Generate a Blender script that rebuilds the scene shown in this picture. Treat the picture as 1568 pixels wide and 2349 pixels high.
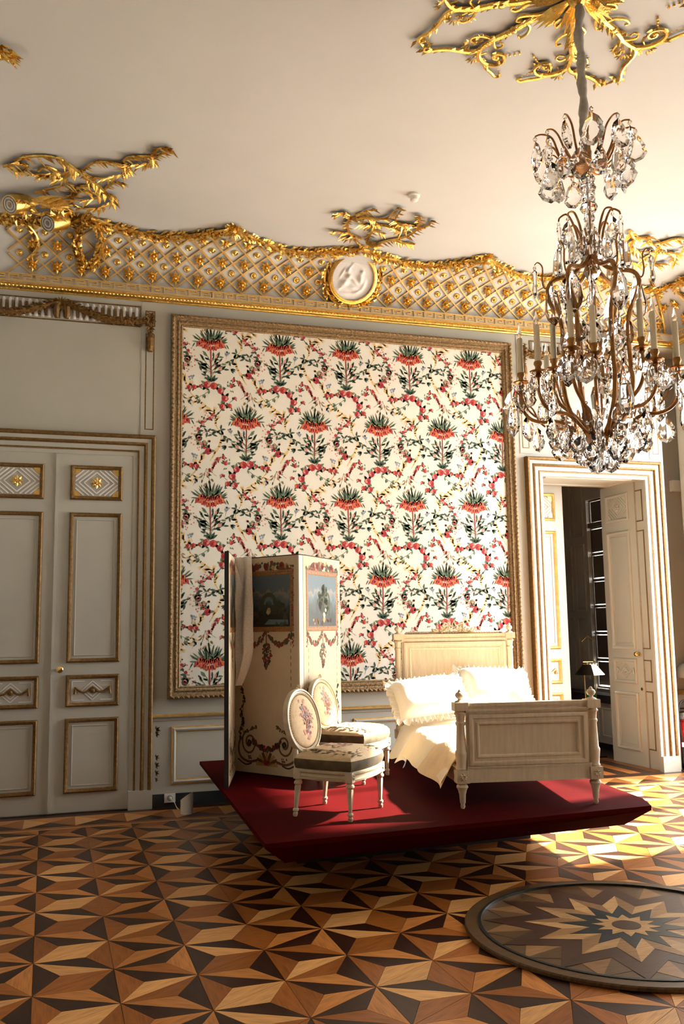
import bpy, bmesh, math, random
from math import sin, cos, pi, radians, sqrt, atan2, hypot
from mathutils import Vector, Matrix

S = bpy.context.scene
for o in list(bpy.data.objects):
    bpy.data.objects.remove(o)
COL = S.collection

# ---------------------------------------------------------------- camera
cam_d = bpy.data.cameras.new('camera')
cam_o = bpy.data.objects.new('camera', cam_d)
COL.objects.link(cam_o)
cam_d.sensor_fit = 'VERTICAL'
cam_d.sensor_height = 36.0
cam_d.sensor_width = 24.0
cam_d.lens = 31.666
cam_d.clip_end = 200
YAW, PIT, ROL = .2962, .1289, -.0149
_f = Vector((sin(YAW) * cos(PIT), cos(YAW) * cos(PIT), sin(PIT)))
_r = Vector((cos(YAW), -sin(YAW), 0))
_u = _r.cross(_f)
_r2 = _r * cos(ROL) + _u * sin(ROL)
_u2 = -_r * sin(ROL) + _u * cos(ROL)
cam_o.matrix_world = Matrix(((_r2.x, _u2.x, -_f.x, 0), (_r2.y, _u2.y, -_f.y, -8.7),
                             (_r2.z, _u2.z, -_f.z, 1.6017), (0, 0, 0, 1)))
S.camera = cam_o

# ---------------------------------------------------------------- sky, sun, exposure
W = bpy.data.worlds.new('sky')
S.world = W
W.use_nodes = True
bg = W.node_tree.nodes['Background']
bg.inputs['Color'].default_value = (.94, .97, 1.0, 1)
bg.inputs['Strength'].default_value = 14.5
sun_d = bpy.data.lights.new('sun', 'SUN')
sun_d.energy = 42.0
sun_d.angle = radians(2)
sun_d.color = (1.0, .92, .79)
sun_o = bpy.data.objects.new('sun', sun_d)
COL.objects.link(sun_o)
SUN_AZ, SUN_EL = radians(9), radians(37)      # azimuth measured from +X
_sd = Vector((cos(SUN_AZ) * cos(SUN_EL), sin(SUN_AZ) * cos(SUN_EL), sin(SUN_EL)))
sun_o.rotation_euler = _sd.to_track_quat('Z', 'Y').to_euler()
sun_o.location = (12, -6, 9)
RW = 6.75                                         # inner face of the window wall
WINS = [(-2.60, -.20), (-6.30, -4.20)]
WZ0, WZ1 = .30, 4.65
for i, (a, b) in enumerate(WINS):                 # portals help sample the sky through the windows
    ld = bpy.data.lights.new('window_portal', 'AREA')
    ld.shape = 'RECTANGLE'
    ld.size, ld.size_y = WZ1 - WZ0, b - a
    ld.cycles.is_portal = True
    lo = bpy.data.objects.new('window_portal', ld)
    COL.objects.link(lo)
    lo.location = (RW + .32, (a + b) / 2, (WZ0 + WZ1) / 2)
    lo.rotation_euler = (0, radians(90), 0)
vs = S.view_settings
vs.view_transform = 'Standard'
vs.look = 'None'
vs.gamma = 1
vs.exposure = 0.55
vs.use_curve_mapping = False
cy = S.cycles
cy.use_denoising = True
cy.max_bounces = 12
cy.diffuse_bounces = 6
cy.glossy_bounces = 4
cy.transmission_bounces = 10
cy.transparent_max_bounces = 16
cy.caustics_reflective = False
cy.caustics_refractive = False
cy.sample_clamp_indirect = 6

# ---------------------------------------------------------------- materials
def mat(name, col, rough=.6, metal=0.0, var=.0, vscale=8.0, vstretch=(1, 1, 1), bump=0.0, bscale=40.0, coat=0.0,
        spec=.5, alpha=1.0, trans=0.0, ior=1.45, emit=None, estr=0.0, objvar=0.0, col2=None, sheen=0.0, coords='Object'):
    m = bpy.data.materials.new(name)
    m.use_nodes = True
    nt = m.node_tree
    N, L = nt.nodes, nt.links
    b = N['Principled BSDF']
    c = (*col, 1)
    b.inputs['Base Color'].default_value = c
    b.inputs['Roughness'].default_value = rough
    b.inputs['Metallic'].default_value = metal
    b.inputs['Specular IOR Level'].default_value = spec
    b.inputs['IOR'].default_value = ior
    b.inputs['Coat Weight'].default_value = coat
    b.inputs['Coat Roughness'].default_value = .12
    b.inputs['Alpha'].default_value = alpha
    b.inputs['Transmission Weight'].default_value = trans
    b.inputs['Sheen Weight'].default_value = sheen
    if emit:
        b.inputs['Emission Color'].default_value = (*emit, 1)
        b.inputs['Emission Strength'].default_value = estr
    if var or bump or objvar:
        tc = N.new('ShaderNodeTexCoord')
        mp = N.new('ShaderNodeMapping')
        mp.inputs['Scale'].default_value = vstretch
        L.new(tc.outputs[coords], mp.inputs['Vector'])
        out = None
        if var:
            nz = N.new('ShaderNodeTexNoise')
            nz.inputs['Scale'].default_value = vscale
            nz.inputs['Detail'].default_value = 5
            L.new(mp.outputs['Vector'], nz.inputs['Vector'])
            mx = N.new('ShaderNodeMix')
            mx.data_type = 'RGBA'
            k2 = col2 if col2 else tuple(max(0, x * (1 - var)) for x in col)
            k1 = tuple(min(1, x * (1 + var * .6)) for x in col)
            mx.inputs['A'].default_value = (*k2, 1)
            mx.inputs['B'].default_value = (*k1, 1)
            cr = N.new('ShaderNodeMapRange')
            cr.inputs['From Min'].default_value = .3
            cr.inputs['From Max'].default_value = .7
            L.new(nz.outputs['Fac'], cr.inputs['Value'])
            L.new(cr.outputs['Result'], mx.inputs['Factor'])
            out = mx.outputs['Result']
        if objvar:
            oi = N.new('ShaderNodeObjectInfo')
            mr = N.new('ShaderNodeMapRange')
            mr.inputs['To Min'].default_value = 1 - objvar
            mr.inputs['To Max'].default_value = 1 + objvar
            L.new(oi.outputs['Random'], mr.inputs['Value'])
            vm = N.new('ShaderNodeVectorMath')
            vm.operation = 'SCALE'
            if out:
                L.new(out, vm.inputs[0])
            else:
                vm.inputs[0].default_value = col
            L.new(mr.outputs['Result'], vm.inputs['Scale'])
            out = vm.outputs['Vector']
        if out:
            L.new(out, b.inputs['Base Color'])
        if bump:
            n2 = N.new('ShaderNodeTexNoise')
            n2.inputs['Scale'].default_value = bscale
            n2.inputs['Detail'].default_value = 3
            L.new(mp.outputs['Vector'], n2.inputs['Vector'])
            bp = N.new('ShaderNodeBump')
            bp.inputs['Strength'].default_value = bump
            bp.inputs['Distance'].default_value = .01
            L.new(n2.outputs['Fac'], bp.inputs['Height'])
            L.new(bp.outputs['Normal'], b.inputs['Normal'])
    return m

M = {}
M['wall'] = mat('painted_wall', (.46, .440, .375), .55, var=.05, vscale=1.5, bump=.03, bscale=60)
M['ceiling'] = mat('ceiling_plaster', (.60, .60, .585), .8, var=.04, vscale=1.2, bump=.03, bscale=30)
M['cream'] = mat('cream_plaster', (.66, .63, .55), .6, var=.05, vscale=6)
M['doorpaint'] = mat('door_paint', (.47, .450, .385), .4, var=.04, vscale=3)
M['gold'] = mat('bright_gilding', (.88, .57, .15), .25, 1.0, var=.25, vscale=30, bump=.35, bscale=90)
M['goldflat'] = mat('matt_gilding', (.80, .52, .17), .38, .8, var=.2, vscale=20, bump=.2, bscale=60)
M['bronze_gilt'] = mat('unlit_gilding', (.20, .105, .028), .48, .55, var=.35, vscale=40, bump=.5, bscale=120)  # dark brown base colour carries the look of gold in unlit surroundings
M['frame_gilt'] = mat('frame_gilding', (.27, .17, .075), .48, .5, var=.45, vscale=55, bump=.7, bscale=110)
M['gildline'] = mat('gilded_line', (.20, .115, .04), .5, .3)
M['keygold'] = mat('fret_gilding', (.66, .44, .16), .5, .3, var=.1, vscale=12)
M['plaster_white'] = mat('white_plaster_relief', (.80, .77, .75), .6, var=.05, vscale=20)
M['marble'] = mat('black_marble', (.012, .016, .018), .25, var=.6, vscale=6, col2=(.03, .035, .035))
M['white_plastic'] = mat('white_plastic', (.75, .73, .68), .4)
M['glass'] = mat('crystal_glass', (1, 1, 1), .01, trans=1.0, ior=1.52, spec=.6)
M['bronze'] = mat('chandelier_bronze', (.42, .20, .06), .3, .9, var=.3, vscale=30)
M['candle'] = mat('candle_wax', (.92, .80, .56), .5)
M['sleeve'] = mat('grey_cable_cloth', (.50, .46, .39), .8, var=.25, vscale=25, bump=.4, bscale=40)
M['red'] = mat('red_stage_paint', (.045, .0012, .0014), .7, var=.12, vscale=4, bump=.02, bscale=200, spec=.02)
M['stage_dark'] = mat('stage_plinth_black', (.01, .008, .008), .8)
M['bedpaint'] = mat('bed_paint', (.56, .445, .305), .5, var=.13, vscale=9, vstretch=(5, 5, .7), bump=.05, bscale=60)
M['linen'] = mat('cream_linen', (.86, .75, .55), .85, var=.06, vscale=6, bump=.25, bscale=14, sheen=.2)
M['linen2'] = mat('gold_linen', (.80, .62, .36), .8, var=.1, vscale=9, bump=.35, bscale=18, sheen=.2)
M['pillow'] = mat('pillow_cotton', (.90, .84, .72), .85, bump=.3, bscale=9, sheen=.2)
M['chairpaint'] = mat('chair_paint', (.52, .435, .29), .4, var=.18, vscale=18)
M['chairgold'] = mat('chair_gilt_line', (.30, .22, .10), .45, .2)
M['tapestry'] = mat('chair_tapestry', (.66, .48, .29), .9, var=.1, vscale=40, bump=.3, bscale=250)
M['velvet'] = mat('seat_border_olive', (.10, .07, .032), .85, var=.35, vscale=18, bump=.3, bscale=200)
M['screen_canvas'] = mat('screen_canvas', (.52, .42, .29), .8, var=.1, vscale=6, bump=.08, bscale=150)
M['screen_edge'] = mat('screen_edge_tape', (.76, .68, .54), .7)
M['black_tape'] = mat('black_edge_tape', (.012, .010, .010), .7)
M['extinguisher'] = mat('red_enamel', (.62, .012, .010), .25, coat=.6)
M['rubber'] = mat('black_rubber', (.02, .02, .022), .45)
M['chrome'] = mat('chrome', (.8, .8, .8), .2, 1.0)
M['brass'] = mat('brass', (.85, .58, .22), .2, 1.0)
M['shutter'] = mat('shutter_board', (.11, .095, .075), .7)
M['farwall'] = mat('far_room_panelling', (.48, .46, .42), .6, var=.1, vscale=3)
M['dark_wood'] = mat('dark_wood', (.02, .015, .012), .5)
M['light_grey'] = mat('light_grey_plastic', (.40, .39, .38), .5)
M['gravel'] = mat('pale_gravel', (.42, .40, .37), .9, var=.1, vscale=3)
M['green_plate'] = mat('green_plate', (.0, .10, .045), .4)
_bl = bpy.data.materials.new('white_blind'); _bl.use_nodes = True
_nt = _bl.node_tree
_df = _nt.nodes.new('ShaderNodeBsdfDiffuse'); _tr = _nt.nodes.new('ShaderNodeBsdfTranslucent'); _mx = _nt.nodes.new('ShaderNodeMixShader')
_df.inputs['Color'].default_value = (.8, .77, .7, 1); _tr.inputs['Color'].default_value = (.30, .30, .29, 1); _mx.inputs['Fac'].default_value = .55
_nt.links.new(_df.outputs[0], _mx.inputs[1]); _nt.links.new(_tr.outputs[0], _mx.inputs[2]); _nt.links.new(_mx.outputs[0], _nt.nodes['Material Output'].inputs['Surface'])
M['blind'] = _bl
# parquet woods
def wood(n, c, v=.35):
    return mat(n, c, .30, var=v, vscale=7, vstretch=(1.2, 14, 1), objvar=.14, spec=.28, bump=.03, bscale=30)
M['wd'] = wood('wood_wenge', (.034, .012, .006), .5)
M['wb'] = wood('wood_brown', (.30, .096, .019))
M['wo'] = wood('wood_orange', (.50, .195, .048))
M['wl'] = wood('wood_light', (.66, .335, .115), .28)
M['wblue'] = wood('wood_bog_oak', (.020, .026, .026))
M['mo'] = wood('wood_dull_light', (.24, .125, .05))
M['ml'] = wood('wood_dull_honey', (.40, .23, .095))
M['md'] = wood('wood_dull_dark', (.055, .026, .015))
M['wdull'] = wood('wood_dull', (.10, .058, .026))

# ---------------------------------------------------------------- mesh builder
class MB:
    def __init__(s):
        s.v, s.f, s.m, s.T = [], [], [], None
    def av(s, p):
        p = Vector(p)
        if s.T is not None:
            p = s.T @ p
        s.v.append(tuple(p))
        return len(s.v) - 1
    def face(s, idx, m=0):
        s.f.append(tuple(idx)); s.m.append(m)
    def poly(s, pts, m=0):
        s.face([s.av(p) for p in pts], m)
    def box(s, x0, x1, y0, y1, z0, z1, m=0):
        i = [s.av(p) for p in ((x0, y0, z0), (x1, y0, z0), (x1, y1, z0), (x0, y1, z0), (x0, y0, z1), (x1, y0, z1), (x1, y1, z1), (x0, y1, z1))]
        for q in ((3, 2, 1, 0), (4, 5, 6, 7), (0, 1, 5, 4), (1, 2, 6, 5), (2, 3, 7, 6), (3, 0, 4, 7)):
            s.face([i[k] for k in q], m)
        return s
    def prism(s, pts, d, m=0, bottom=True):            # pts: closed 3D polygon, d: extrusion vector
        d = Vector(d)
        a = [s.av(p) for p in pts]
        b = [s.av(Vector(p) + d) for p in pts]
        n = len(a)
        if bottom:
            s.face(a[::-1], m)
        s.face(b, m)
        for k in range(n):
            s.face((a[k], a[(k + 1) % n], b[(k + 1) % n], b[k]), m)
        return s
    def tube(s, pts, rad, n=6, m=0, closed=False, flat=1.0, up=None):
        P = [Vector(p) for p in pts]
        k = len(P)
        if not hasattr(rad, '__len__'):
            rad = [rad] * k
        rings = []
        pn = None
        for i in range(k):
            if closed:
                t = P[(i + 1) % k] - P[i - 1]
            else:
                t = P[min(i + 1, k - 1)] - P[max(i - 1, 0)]
            if t.length < 1e-9:
                t = Vector((0, 0, 1))
            t.normalize()
            if up is not None:
                a = Vector(up) - t * t.dot(Vector(up))
                if a.length < 1e-4:
                    a = t.orthogonal()
            elif pn is None:
                a = t.orthogonal()
            else:
                a = pn - t * t.dot(pn)
                if a.length < 1e-5:
                    a = t.orthogonal()
            a.normalize()
            pn = a
            b = t.cross(a)
            r = rad[i]
            rings.append([s.av(P[i] + a * (r * flat * cos(2 * pi * j / n)) + b * (r * sin(2 * pi * j / n))) for j in range(n)])
        for i in range(k if closed else k - 1):
            A, B = rings[i], rings[(i + 1) % k]
            for j in range(n):
                s.face((A[j], A[(j + 1) % n], B[(j + 1) % n], B[j]), m)
        if not closed:
            s.face(rings[0][::-1], m); s.face(rings[-1], m)
        return s
    def lathe(s, prof, n=14, c=(0, 0, 0), m=0, cap=True, flute=0.0, nf=0, ax=None):
        rings = []
        C = Vector(c)
        for (r, z) in prof:
            ring = []
            for j in range(n):
                a = 2 * pi * j / n
                rr = r * (1 - flute * (j % 2)) if flute else r
                p = Vector((rr * cos(a), rr * sin(a), z))
                if ax is not None:
                    p = ax @ p
                ring.append(s.av(C + p))
            rings.append(ring)
        for A, B in zip(rings, rings[1:]):
            for j in range(n):
                s.face((A[j], A[(j + 1) % n], B[(j + 1) % n], B[j]), m)
        if cap:
            s.face(rings[0][::-1], m); s.face(rings[-1], m)
        return s
    def ball(s, c, r, n=8, k=5, m=0, sc=(1, 1, 1)):
        C = Vector(c)
        prof = []
        top = s.av(C + Vector((0, 0, r * sc[2])))
        rings = []
        for i in range(1, k):
            a = pi * i / k
            rings.append([s.av(C + Vector((r * sc[0] * sin(a) * cos(2 * pi * j / n), r * sc[1] * sin(a) * sin(2 * pi * j / n), r * sc[2] * cos(a)))) for j in range(n)])
        bot = s.av(C - Vector((0, 0, r * sc[2])))
        for j in range(n):
            s.face((top, rings[0][j], rings[0][(j + 1) % n]), m)
            s.face((bot, rings[-1][(j + 1) % n], rings[-1][j]), m)
        for A, B in zip(rings, rings[1:]):
            for j in range(n):
                s.face((A[j], B[j], B[(j + 1) % n], A[(j + 1) % n]), m)
        return s
    def leaf(s, c, d, nrm, L, Wd, th=.01, m=0, curl=0.0):   # ridged leaf growing from c along d, lying against the plane with normal nrm
        c, d, nrm = Vector(c), Vector(d).normalized(), Vector(nrm).normalized()
        w = nrm.cross(d)
        base = s.av(c)
        a = s.av(c + d * L * .45 + w * Wd * .5); b = s.av(c + d * L * .45 - w * Wd * .5)
        mid = s.av(c + d * L * .45 + nrm * th)
        tip = s.av(c + d * L + nrm * (curl * L))
        for q in ((base, b, mid), (base, mid, a), (mid, b, tip), (mid, tip, a), (base, a, tip, b)):
            s.face(q, m)
        return s
    def frame(s, x0, x1, z0, z1, prof, m=0, y=0.0, mats=None):  # mitred moulding facing -Y; prof = [(inset, proud)]
        C = []
        for (i, h) in prof:
            C.append([s.av((x0 + i, y - h, z0 + i)), s.av((x1 - i, y - h, z0 + i)), s.av((x1 - i, y - h, z1 - i)), s.av((x0 + i, y - h, z1 - i))])
        for k in range(len(C) - 1):
            mm = mats[k] if mats else m
            for j in range(4):
                s.face((C[k][j], C[k][(j + 1) % 4], C[k + 1][(j + 1) % 4], C[k + 1][j]), mm)
        return s
    def build(s, name, mats, parent=None, loc=None, rot=None, smooth=None, cat=None, label=None, group=None, kind=None):
        me = bpy.data.meshes.new(name)
        me.from_pydata(s.v, [], s.f)
        if not isinstance(mats, (list, tuple)):
            mats = [mats]
        for q in mats:
            me.materials.append(M[q] if isinstance(q, str) else q)
        if len(mats) > 1:
            me.polygons.foreach_set('material_index', s.m)
        me.update()
        if smooth is not None:
            me.shade_smooth()
            me.set_sharp_from_angle(angle=radians(smooth))
        return link(name, me, parent, loc, rot, cat, label, group, kind)

def link(name, me, parent=None, loc=None, rot=None, cat=None, label=None, group=None, kind=None):
    o = bpy.data.objects.new(name, me)
    COL.objects.link(o)
    if parent is not None:
        o.parent = parent
    if loc is not None:
        o.location = loc
    if rot is not None:
        o.rotation_euler = rot
    return tag(o, cat, label, group, kind)

def tag(o, cat=None, label=None, group=None, kind=None):
    if cat: o['category'] = cat
    if label: o['label'] = label
    if group: o['group'] = group
    if kind: o['kind'] = kind
    return o

def thing(name, loc, rz, cat, label, group=None):
    return link(name, None, None, loc, (0, 0, rz), cat, label, group)

def fixnormals(o):
    bm = bmesh.new(); bm.from_mesh(o.data)
    bmesh.ops.recalc_face_normals(bm, faces=bm.faces)
    bm.to_mesh(o.data); bm.free()
    return o

def copy_tree(o, parent=None):
    c = o.copy(); COL.objects.link(c); c.parent = parent
    for ch in list(o.children):
        copy_tree(ch, c)
    return c

def struct(o, label=None):
    o['kind'] = 'structure'
    if label: o['label'] = label
    return o

def spiral(cx, cy, r0, r1, a0, a1, n=14):
    return [(cx + (r0 + (r1 - r0) * t) * cos(a0 + (a1 - a0) * t), cy + (r0 + (r1 - r0) * t) * sin(a0 + (a1 - a0) * t)) for t in [i / (n - 1) for i in range(n)]]

def smoothpath(P, k=4):              # Catmull-Rom
    P = [Vector(p) for p in P]
    out = []
    for i in range(len(P) - 1):
        a, b, c, d = P[max(i - 1, 0)], P[i], P[i + 1], P[min(i + 2, len(P) - 1)]
        for j in range(k):
            t = j / k
            out.append(.5 * ((2 * b) + (c - a) * t + (2 * a - 5 * b + 4 * c - d) * t * t + (3 * b - a - 3 * c + d) * t ** 3))
    out.append(P[-1])
    return out
# ================================================================ FLOOR
from bpy_extras.object_utils import world_to_camera_view
bpy.context.view_layer.update()
LO = Vector((-.1262, -3.3773)); LS = .42543; LTH = -1.5509
LU = Vector((cos(LTH), sin(LTH))); LV = Vector((cos(LTH + pi / 3), sin(LTH + pi / 3)))
FB = -.66                                             # where the star field meets the border
floor = struct(MB().box(-1.3, 7.6, -9.4, 0.0, -.20, -.012).build('floor', 'wb'), 'star parquet floor of dark, brown and honey wood triangles')
pm = MB()
_g = .0011
h = LS / (2 * sqrt(3))
pm.prism([(_g * 3, _g, -.012), (LS - _g * 3, _g, -.012), (LS / 2, h - _g * 1.2, -.012)], (0, 0, .012))
_po = pm.build('parquet_piece', 'wb'); PIECE = _po.data
bpy.data.objects.remove(_po)
WK = ['wd', 'wb', 'wo', 'wl']
def node(c, k): return LO + LS * (k * LU + c * LV)
ETAB = {0: ({'P': 'bdl', 'Q': 'bld'}, {'P': 'dlb', 'Q': 'dbo'}), 1: ({'P': 'bdo', 'Q': 'odb'}, {'P': 'bdl', 'Q': 'dbo'})}
KEY = {'d': 'wd', 'b': 'wb', 'o': 'wo', 'l': 'wl'}
pieces = []
for c in range(-4, 26):
    for k in range(-32, 24):
        par = (k + (c // 2)) % 2
        for T in 'PQ':
            n = [node(c, k), node(c, k + 1), node(c + 1, k)] if T == 'P' else [node(c, k + 1), node(c + 1, k), node(c + 1, k + 1)]
            g = (n[0] + n[1] + n[2]) / 3
            if not (-1.4 < g.x < 7.0 and -7.6 < g.y < -.3):
                continue
            eds = [(0, 1), (0, 2), (1, 2)] if T == 'P' else [(1, 2), (0, 1), (0, 2)]
            code = ETAB[c % 2][par][T]
            for (i, j), q in zip(eds, code):
                a, b = n[i], n[j]
                if (b - a).cross(g - a) < 0:
                    a, b = b, a
                pieces.append((a, b, g, KEY[q]))
MC = Vector((2.872, -4.334)); MR = .85
def hidden(p):
    if (p - MC).length < MR - .05: return True
    return 1.35 < p.x < 3.7 and -2.3 < p.y < -.1
cand = []
rest = []
for pc in pieces:
    a, b, g, q = pc
    ctr = (a + b + g) / 3
    inside = all(p.y < FB and -1.15 < p.x < 6.75 for p in (a, b, g))
    pj = [world_to_camera_view(S, cam_o, Vector((p.x, p.y, 0))) for p in (a, b, g)]
    cx = sum(p.x for p in pj) / 3; cyy = sum(p.y for p in pj) / 3
    if inside and -.03 < cx < 1.03 and -.03 < cyy < 1 and pj[0].z > .5 and not hidden(ctr):
        ar = abs((pj[1].x - pj[0].x) * (pj[2].y - pj[0].y) - (pj[2].x - pj[0].x) * (pj[1].y - pj[0].y))
        cand.append((ar, pc))
    else:
        rest.append(pc)
cand.sort(key=lambda t: -t[0])
for ar, (a, b, g, q) in cand[:300]:
    o = link('parquet_piece', PIECE, floor, (a.x, a.y, 0), (0, 0, atan2(b.y - a.y, b.x - a.x)))
    o.material_slots[0].link = 'OBJECT'
    o.material_slots[0].material = M[q]
rest += [pc for _, pc in cand[300:]]
def clipy(P, lim, sgn=1, ax=1):
    out = []
    for i in range(len(P)):
        p, q = P[i], P[(i + 1) % len(P)]
        ip, iq = sgn * (p[ax] - lim) <= 0, sgn * (q[ax] - lim) <= 0
        if ip: out.append(p)
        if ip != iq:
            t = (lim - p[ax]) / (q[ax] - p[ax])
            out.append(p + (q - p) * t)
    return out
fm = MB()
for a, b, g, q in rest:
    ctr = (a + b + g) / 3
    P = [p + (ctr - p).normalized() * .002 for p in (a, b, g)]
    P = clipy(clipy(clipy(P, FB), -1.15, -1, 0), 6.75, 1, 0)
    if len(P) >= 3:
        fm.prism([(p.x, p.y, -.012) for p in P], (0, 0, .012), WK.index(q), bottom=False)
# border along the wall: light fillet, lozenge band, dark fillet
fm.box(-1.15, 6.75, FB + .004, FB + .034, -.012, 0, 3)
fm.box(-1.15, 6.75, FB + .038, FB + .10, -.012, 0, 1)
y0, y1 = FB + .104, -.16
n = 0
x = -1.15
while x < 6.7:
    w = .42
    ym = (y0 + y1) / 2
    q = .003
    for P, mm in (([(x + q, y0), (x + w - q, y0), (x + w / 2, ym - q)], 0), ([(x + q, y1), (x + w / 2, ym + q), (x + w - q, y1)], 2),
                  ([(x, y0 + q), (x + w / 2 - q, ym), (x, y1 - q)], 3), ([(x + w, y0 + q), (x + w, y1 - q), (x + w / 2 + q, ym)], 1)):
        fm.prism([(p[0], p[1], -.012) for p in P], (0, 0, .012), mm, bottom=False)
    x += w
fm.box(-1.15, 6.75, y1 + .004, 0, -.012, 0, 0)
fixnormals(fm.build('parquet_field', WK, floor, kind='stuff'))

# ---------------------------------------------------------------- floor medallion
med = thing('floor_medallion', (MC.x, MC.y, 0), 0, 'floor inlay', 'round dark wood inlay with a twelve-pointed star set on the parquet')
MB().lathe([(MR - .012, .0), (MR, .006), (MR, .02), (MR - .006, .026), (MR - .075, .026), (MR - .075, .0)], 96).build('rim', 'wdull', med, smooth=30)
MB().lathe([(MR - .072, .0), (MR - .072, .030), (MR - .088, .031), (MR - .09, .0)], 96, cap=False).build('dark_band', 'wblue', med, smooth=30)
MB().lathe([(MR - .09, .0), (MR - .09, .018)], 96).build('ground', 'wdull', med)
def star(name, ro, ri, z, q, rot=0, split=True, n=12):
    for i in range(n):
        a = rot + 2 * pi * i / n
        for sgn in (-1, 1):
            P = [(0, 0), (ro * cos(a), ro * sin(a)), (ri * cos(a + sgn * pi / n), ri * sin(a + sgn * pi / n))]
            if sgn < 0: P = [P[0], P[2], P[1]]
            ctr = (Vector(P[0]) + Vector(P[1]) + Vector(P[2])) / 3
            o = MB()
            o.prism([(p[0], p[1], z) for p in P], (0, 0, .0012))
            e = o.build(name, q if isinstance(q, str) else q[(sgn + 1) // 2], med)
R0 = MR - .09
st = radians(3)
star('star_ray', R0, R0 * .80, .018, ('mo', 'wdull'), st + pi / 12)
star('star_ray', R0 * .985, R0 * .66, .0192, ('md', 'md'), st)
star('star_ray', R0 * .70, R0 * .46, .0204, ('mo', 'ml'), st)
star('star_ray', R0 * .46, R0 * .26, .0216, ('wblue', 'wblue'), st)
star('star_ray', R0 * .235, R0 * .15, .0228, ('ml', 'ml'), st)
MB().lathe([(.075, .024), (.075, .0252)], 32).build('centre_disc', 'md', med)

# ================================================================ WALLS, CEILING
DX0, DX1, DZ = 4.95, 6.305, 3.25                        # open doorway on the right
wm = MB()
wm.box(-1.6, DX0, 0, .70, 0, 5.6)
wm.box(DX0, DX1, 0, .70, DZ, 5.6)
wm.box(DX1, 6.475, 0, .70, 0, 5.6)
P = [(6.475, 0, 0)] + [(6.475 + .11 * sin(t), .11 - .11 * cos(t), 0) for t in [radians(a) for a in range(15, 91, 15)]] + [(6.585, .31, 0), (6.475, .31, 0)]
struct(MB().prism(P, (0, 0, 4.80)).build('wall_corner', 'wall', smooth=40))
struct(MB().box(6.475, 7.6, .31, .70, 0, 4.80).build('wall_niche', 'wall'))
struct(MB().box(6.475, 7.6, 0, .70, 4.80, 5.6).build('wall_header', 'wall'))
struct(MB().box(6.98, 7.6, 0, .31, 0, 4.80).build('wall_niche_end', 'wall'))
wall_back = struct(wm.build('wall_back', 'wall', smooth=40), 'off-white painted panelled wall with gilded mouldings')
rm = MB()
ys = [-9.4] + [y for w in reversed(WINS) for y in w] + [0]
for a, b in zip(ys[::2], ys[1::2]):
    rm.box(RW, RW + .35, a, b, 0, 5.6)
for a, b in WINS:
    rm.box(RW, RW + .35, a, b, 0, WZ0); rm.box(RW, RW + .35, a, b, WZ1, 5.6)
wall_right = struct(rm.build('wall_right', 'wall'))
struct(MB().box(7.62, 60, -45, 45, -.9, -.6).build('ground', 'gravel'), 'ground outside the window')
wall_left = struct(MB().box(-1.5, -1.15, -9.4, 0, 0, 5.6).build('wall_left', 'wall'))
wall_front = struct(MB().box(-1.5, 7.1, -9.8, -9.4, 0, 5.6).build('wall_front', 'wall'))
for i, (a, b) in enumerate(WINS):
    w = MB()
    x0, x1 = RW + .2, RW + .25
    for y in (a, (a + b) / 2 - .03, b - .06):
        w.box(x0, x1, y, y + .06, WZ0, WZ1)
    for z in (WZ0, 2.9, WZ1 - .06):
        w.box(x0 + .005, x1 - .005, a, b, z, z + .05)
    wo = struct(w.build('window_%d' % (i + 1), 'doorpaint'))
    if i:                                              # this window has its white blind drawn
        bl = MB()
        for k in range(24):
            y0_, y1_ = a + (b - a) * k / 24, a + (b - a) * (k + 1) / 24
            bl.poly([(RW + .12 + .012 * (k % 2), y0_, WZ0), (RW + .12 + .012 * ((k + 1) % 2), y1_, WZ0), (RW + .12 + .012 * ((k + 1) % 2), y1_, WZ1), (RW + .12 + .012 * (k % 2), y0_, WZ1)])
        bl.build('blind', 'blind', wo)
CA, CB, CZ = .65, .44, 4.975
ceil_m = MB().box(-1.6, 7.6, -9.8, .7, CZ + CB, 5.62)
ceiling = struct(ceil_m.build('ceiling', 'ceiling'), 'plain pinkish-white plaster ceiling')
def cpt(x, th, hh=0.0):                               # point on the cove above the back wall
    t = radians(th)
    y, z = -CA * (1 - cos(t)), CZ + CB * sin(t)
    n = Vector((0, -cos(t) / CA, -sin(t) / CB)).normalized()
    return Vector((x, y, z)) + n * hh
def cnr(th):
    t = radians(th)
    return Vector((0, -cos(t) / CA, -sin(t) / CB)).normalized()
cm = MB()
NT = 14
rows = []
for i in range(NT + 1):
    th = 90 * i / NT
    d = CA * (1 - cos(radians(th)))
    z = CZ + CB * sin(radians(th))
    rows.append([cm.av((-1.15 + d, -9.4, z)), cm.av((-1.15 + d, -d, z)), cm.av((RW - d, -d, z)), cm.av((RW - d, -9.4, z))])
for A, B in zip(rows, rows[1:]):
    for j in range(3):
        cm.face((A[j], A[j + 1], B[j + 1], B[j]))
cove = struct(cm.build('trim_1', 'ceiling', smooth=50), 'coved cornice with gilded trellis, flowers, garlands and key fret')

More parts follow.
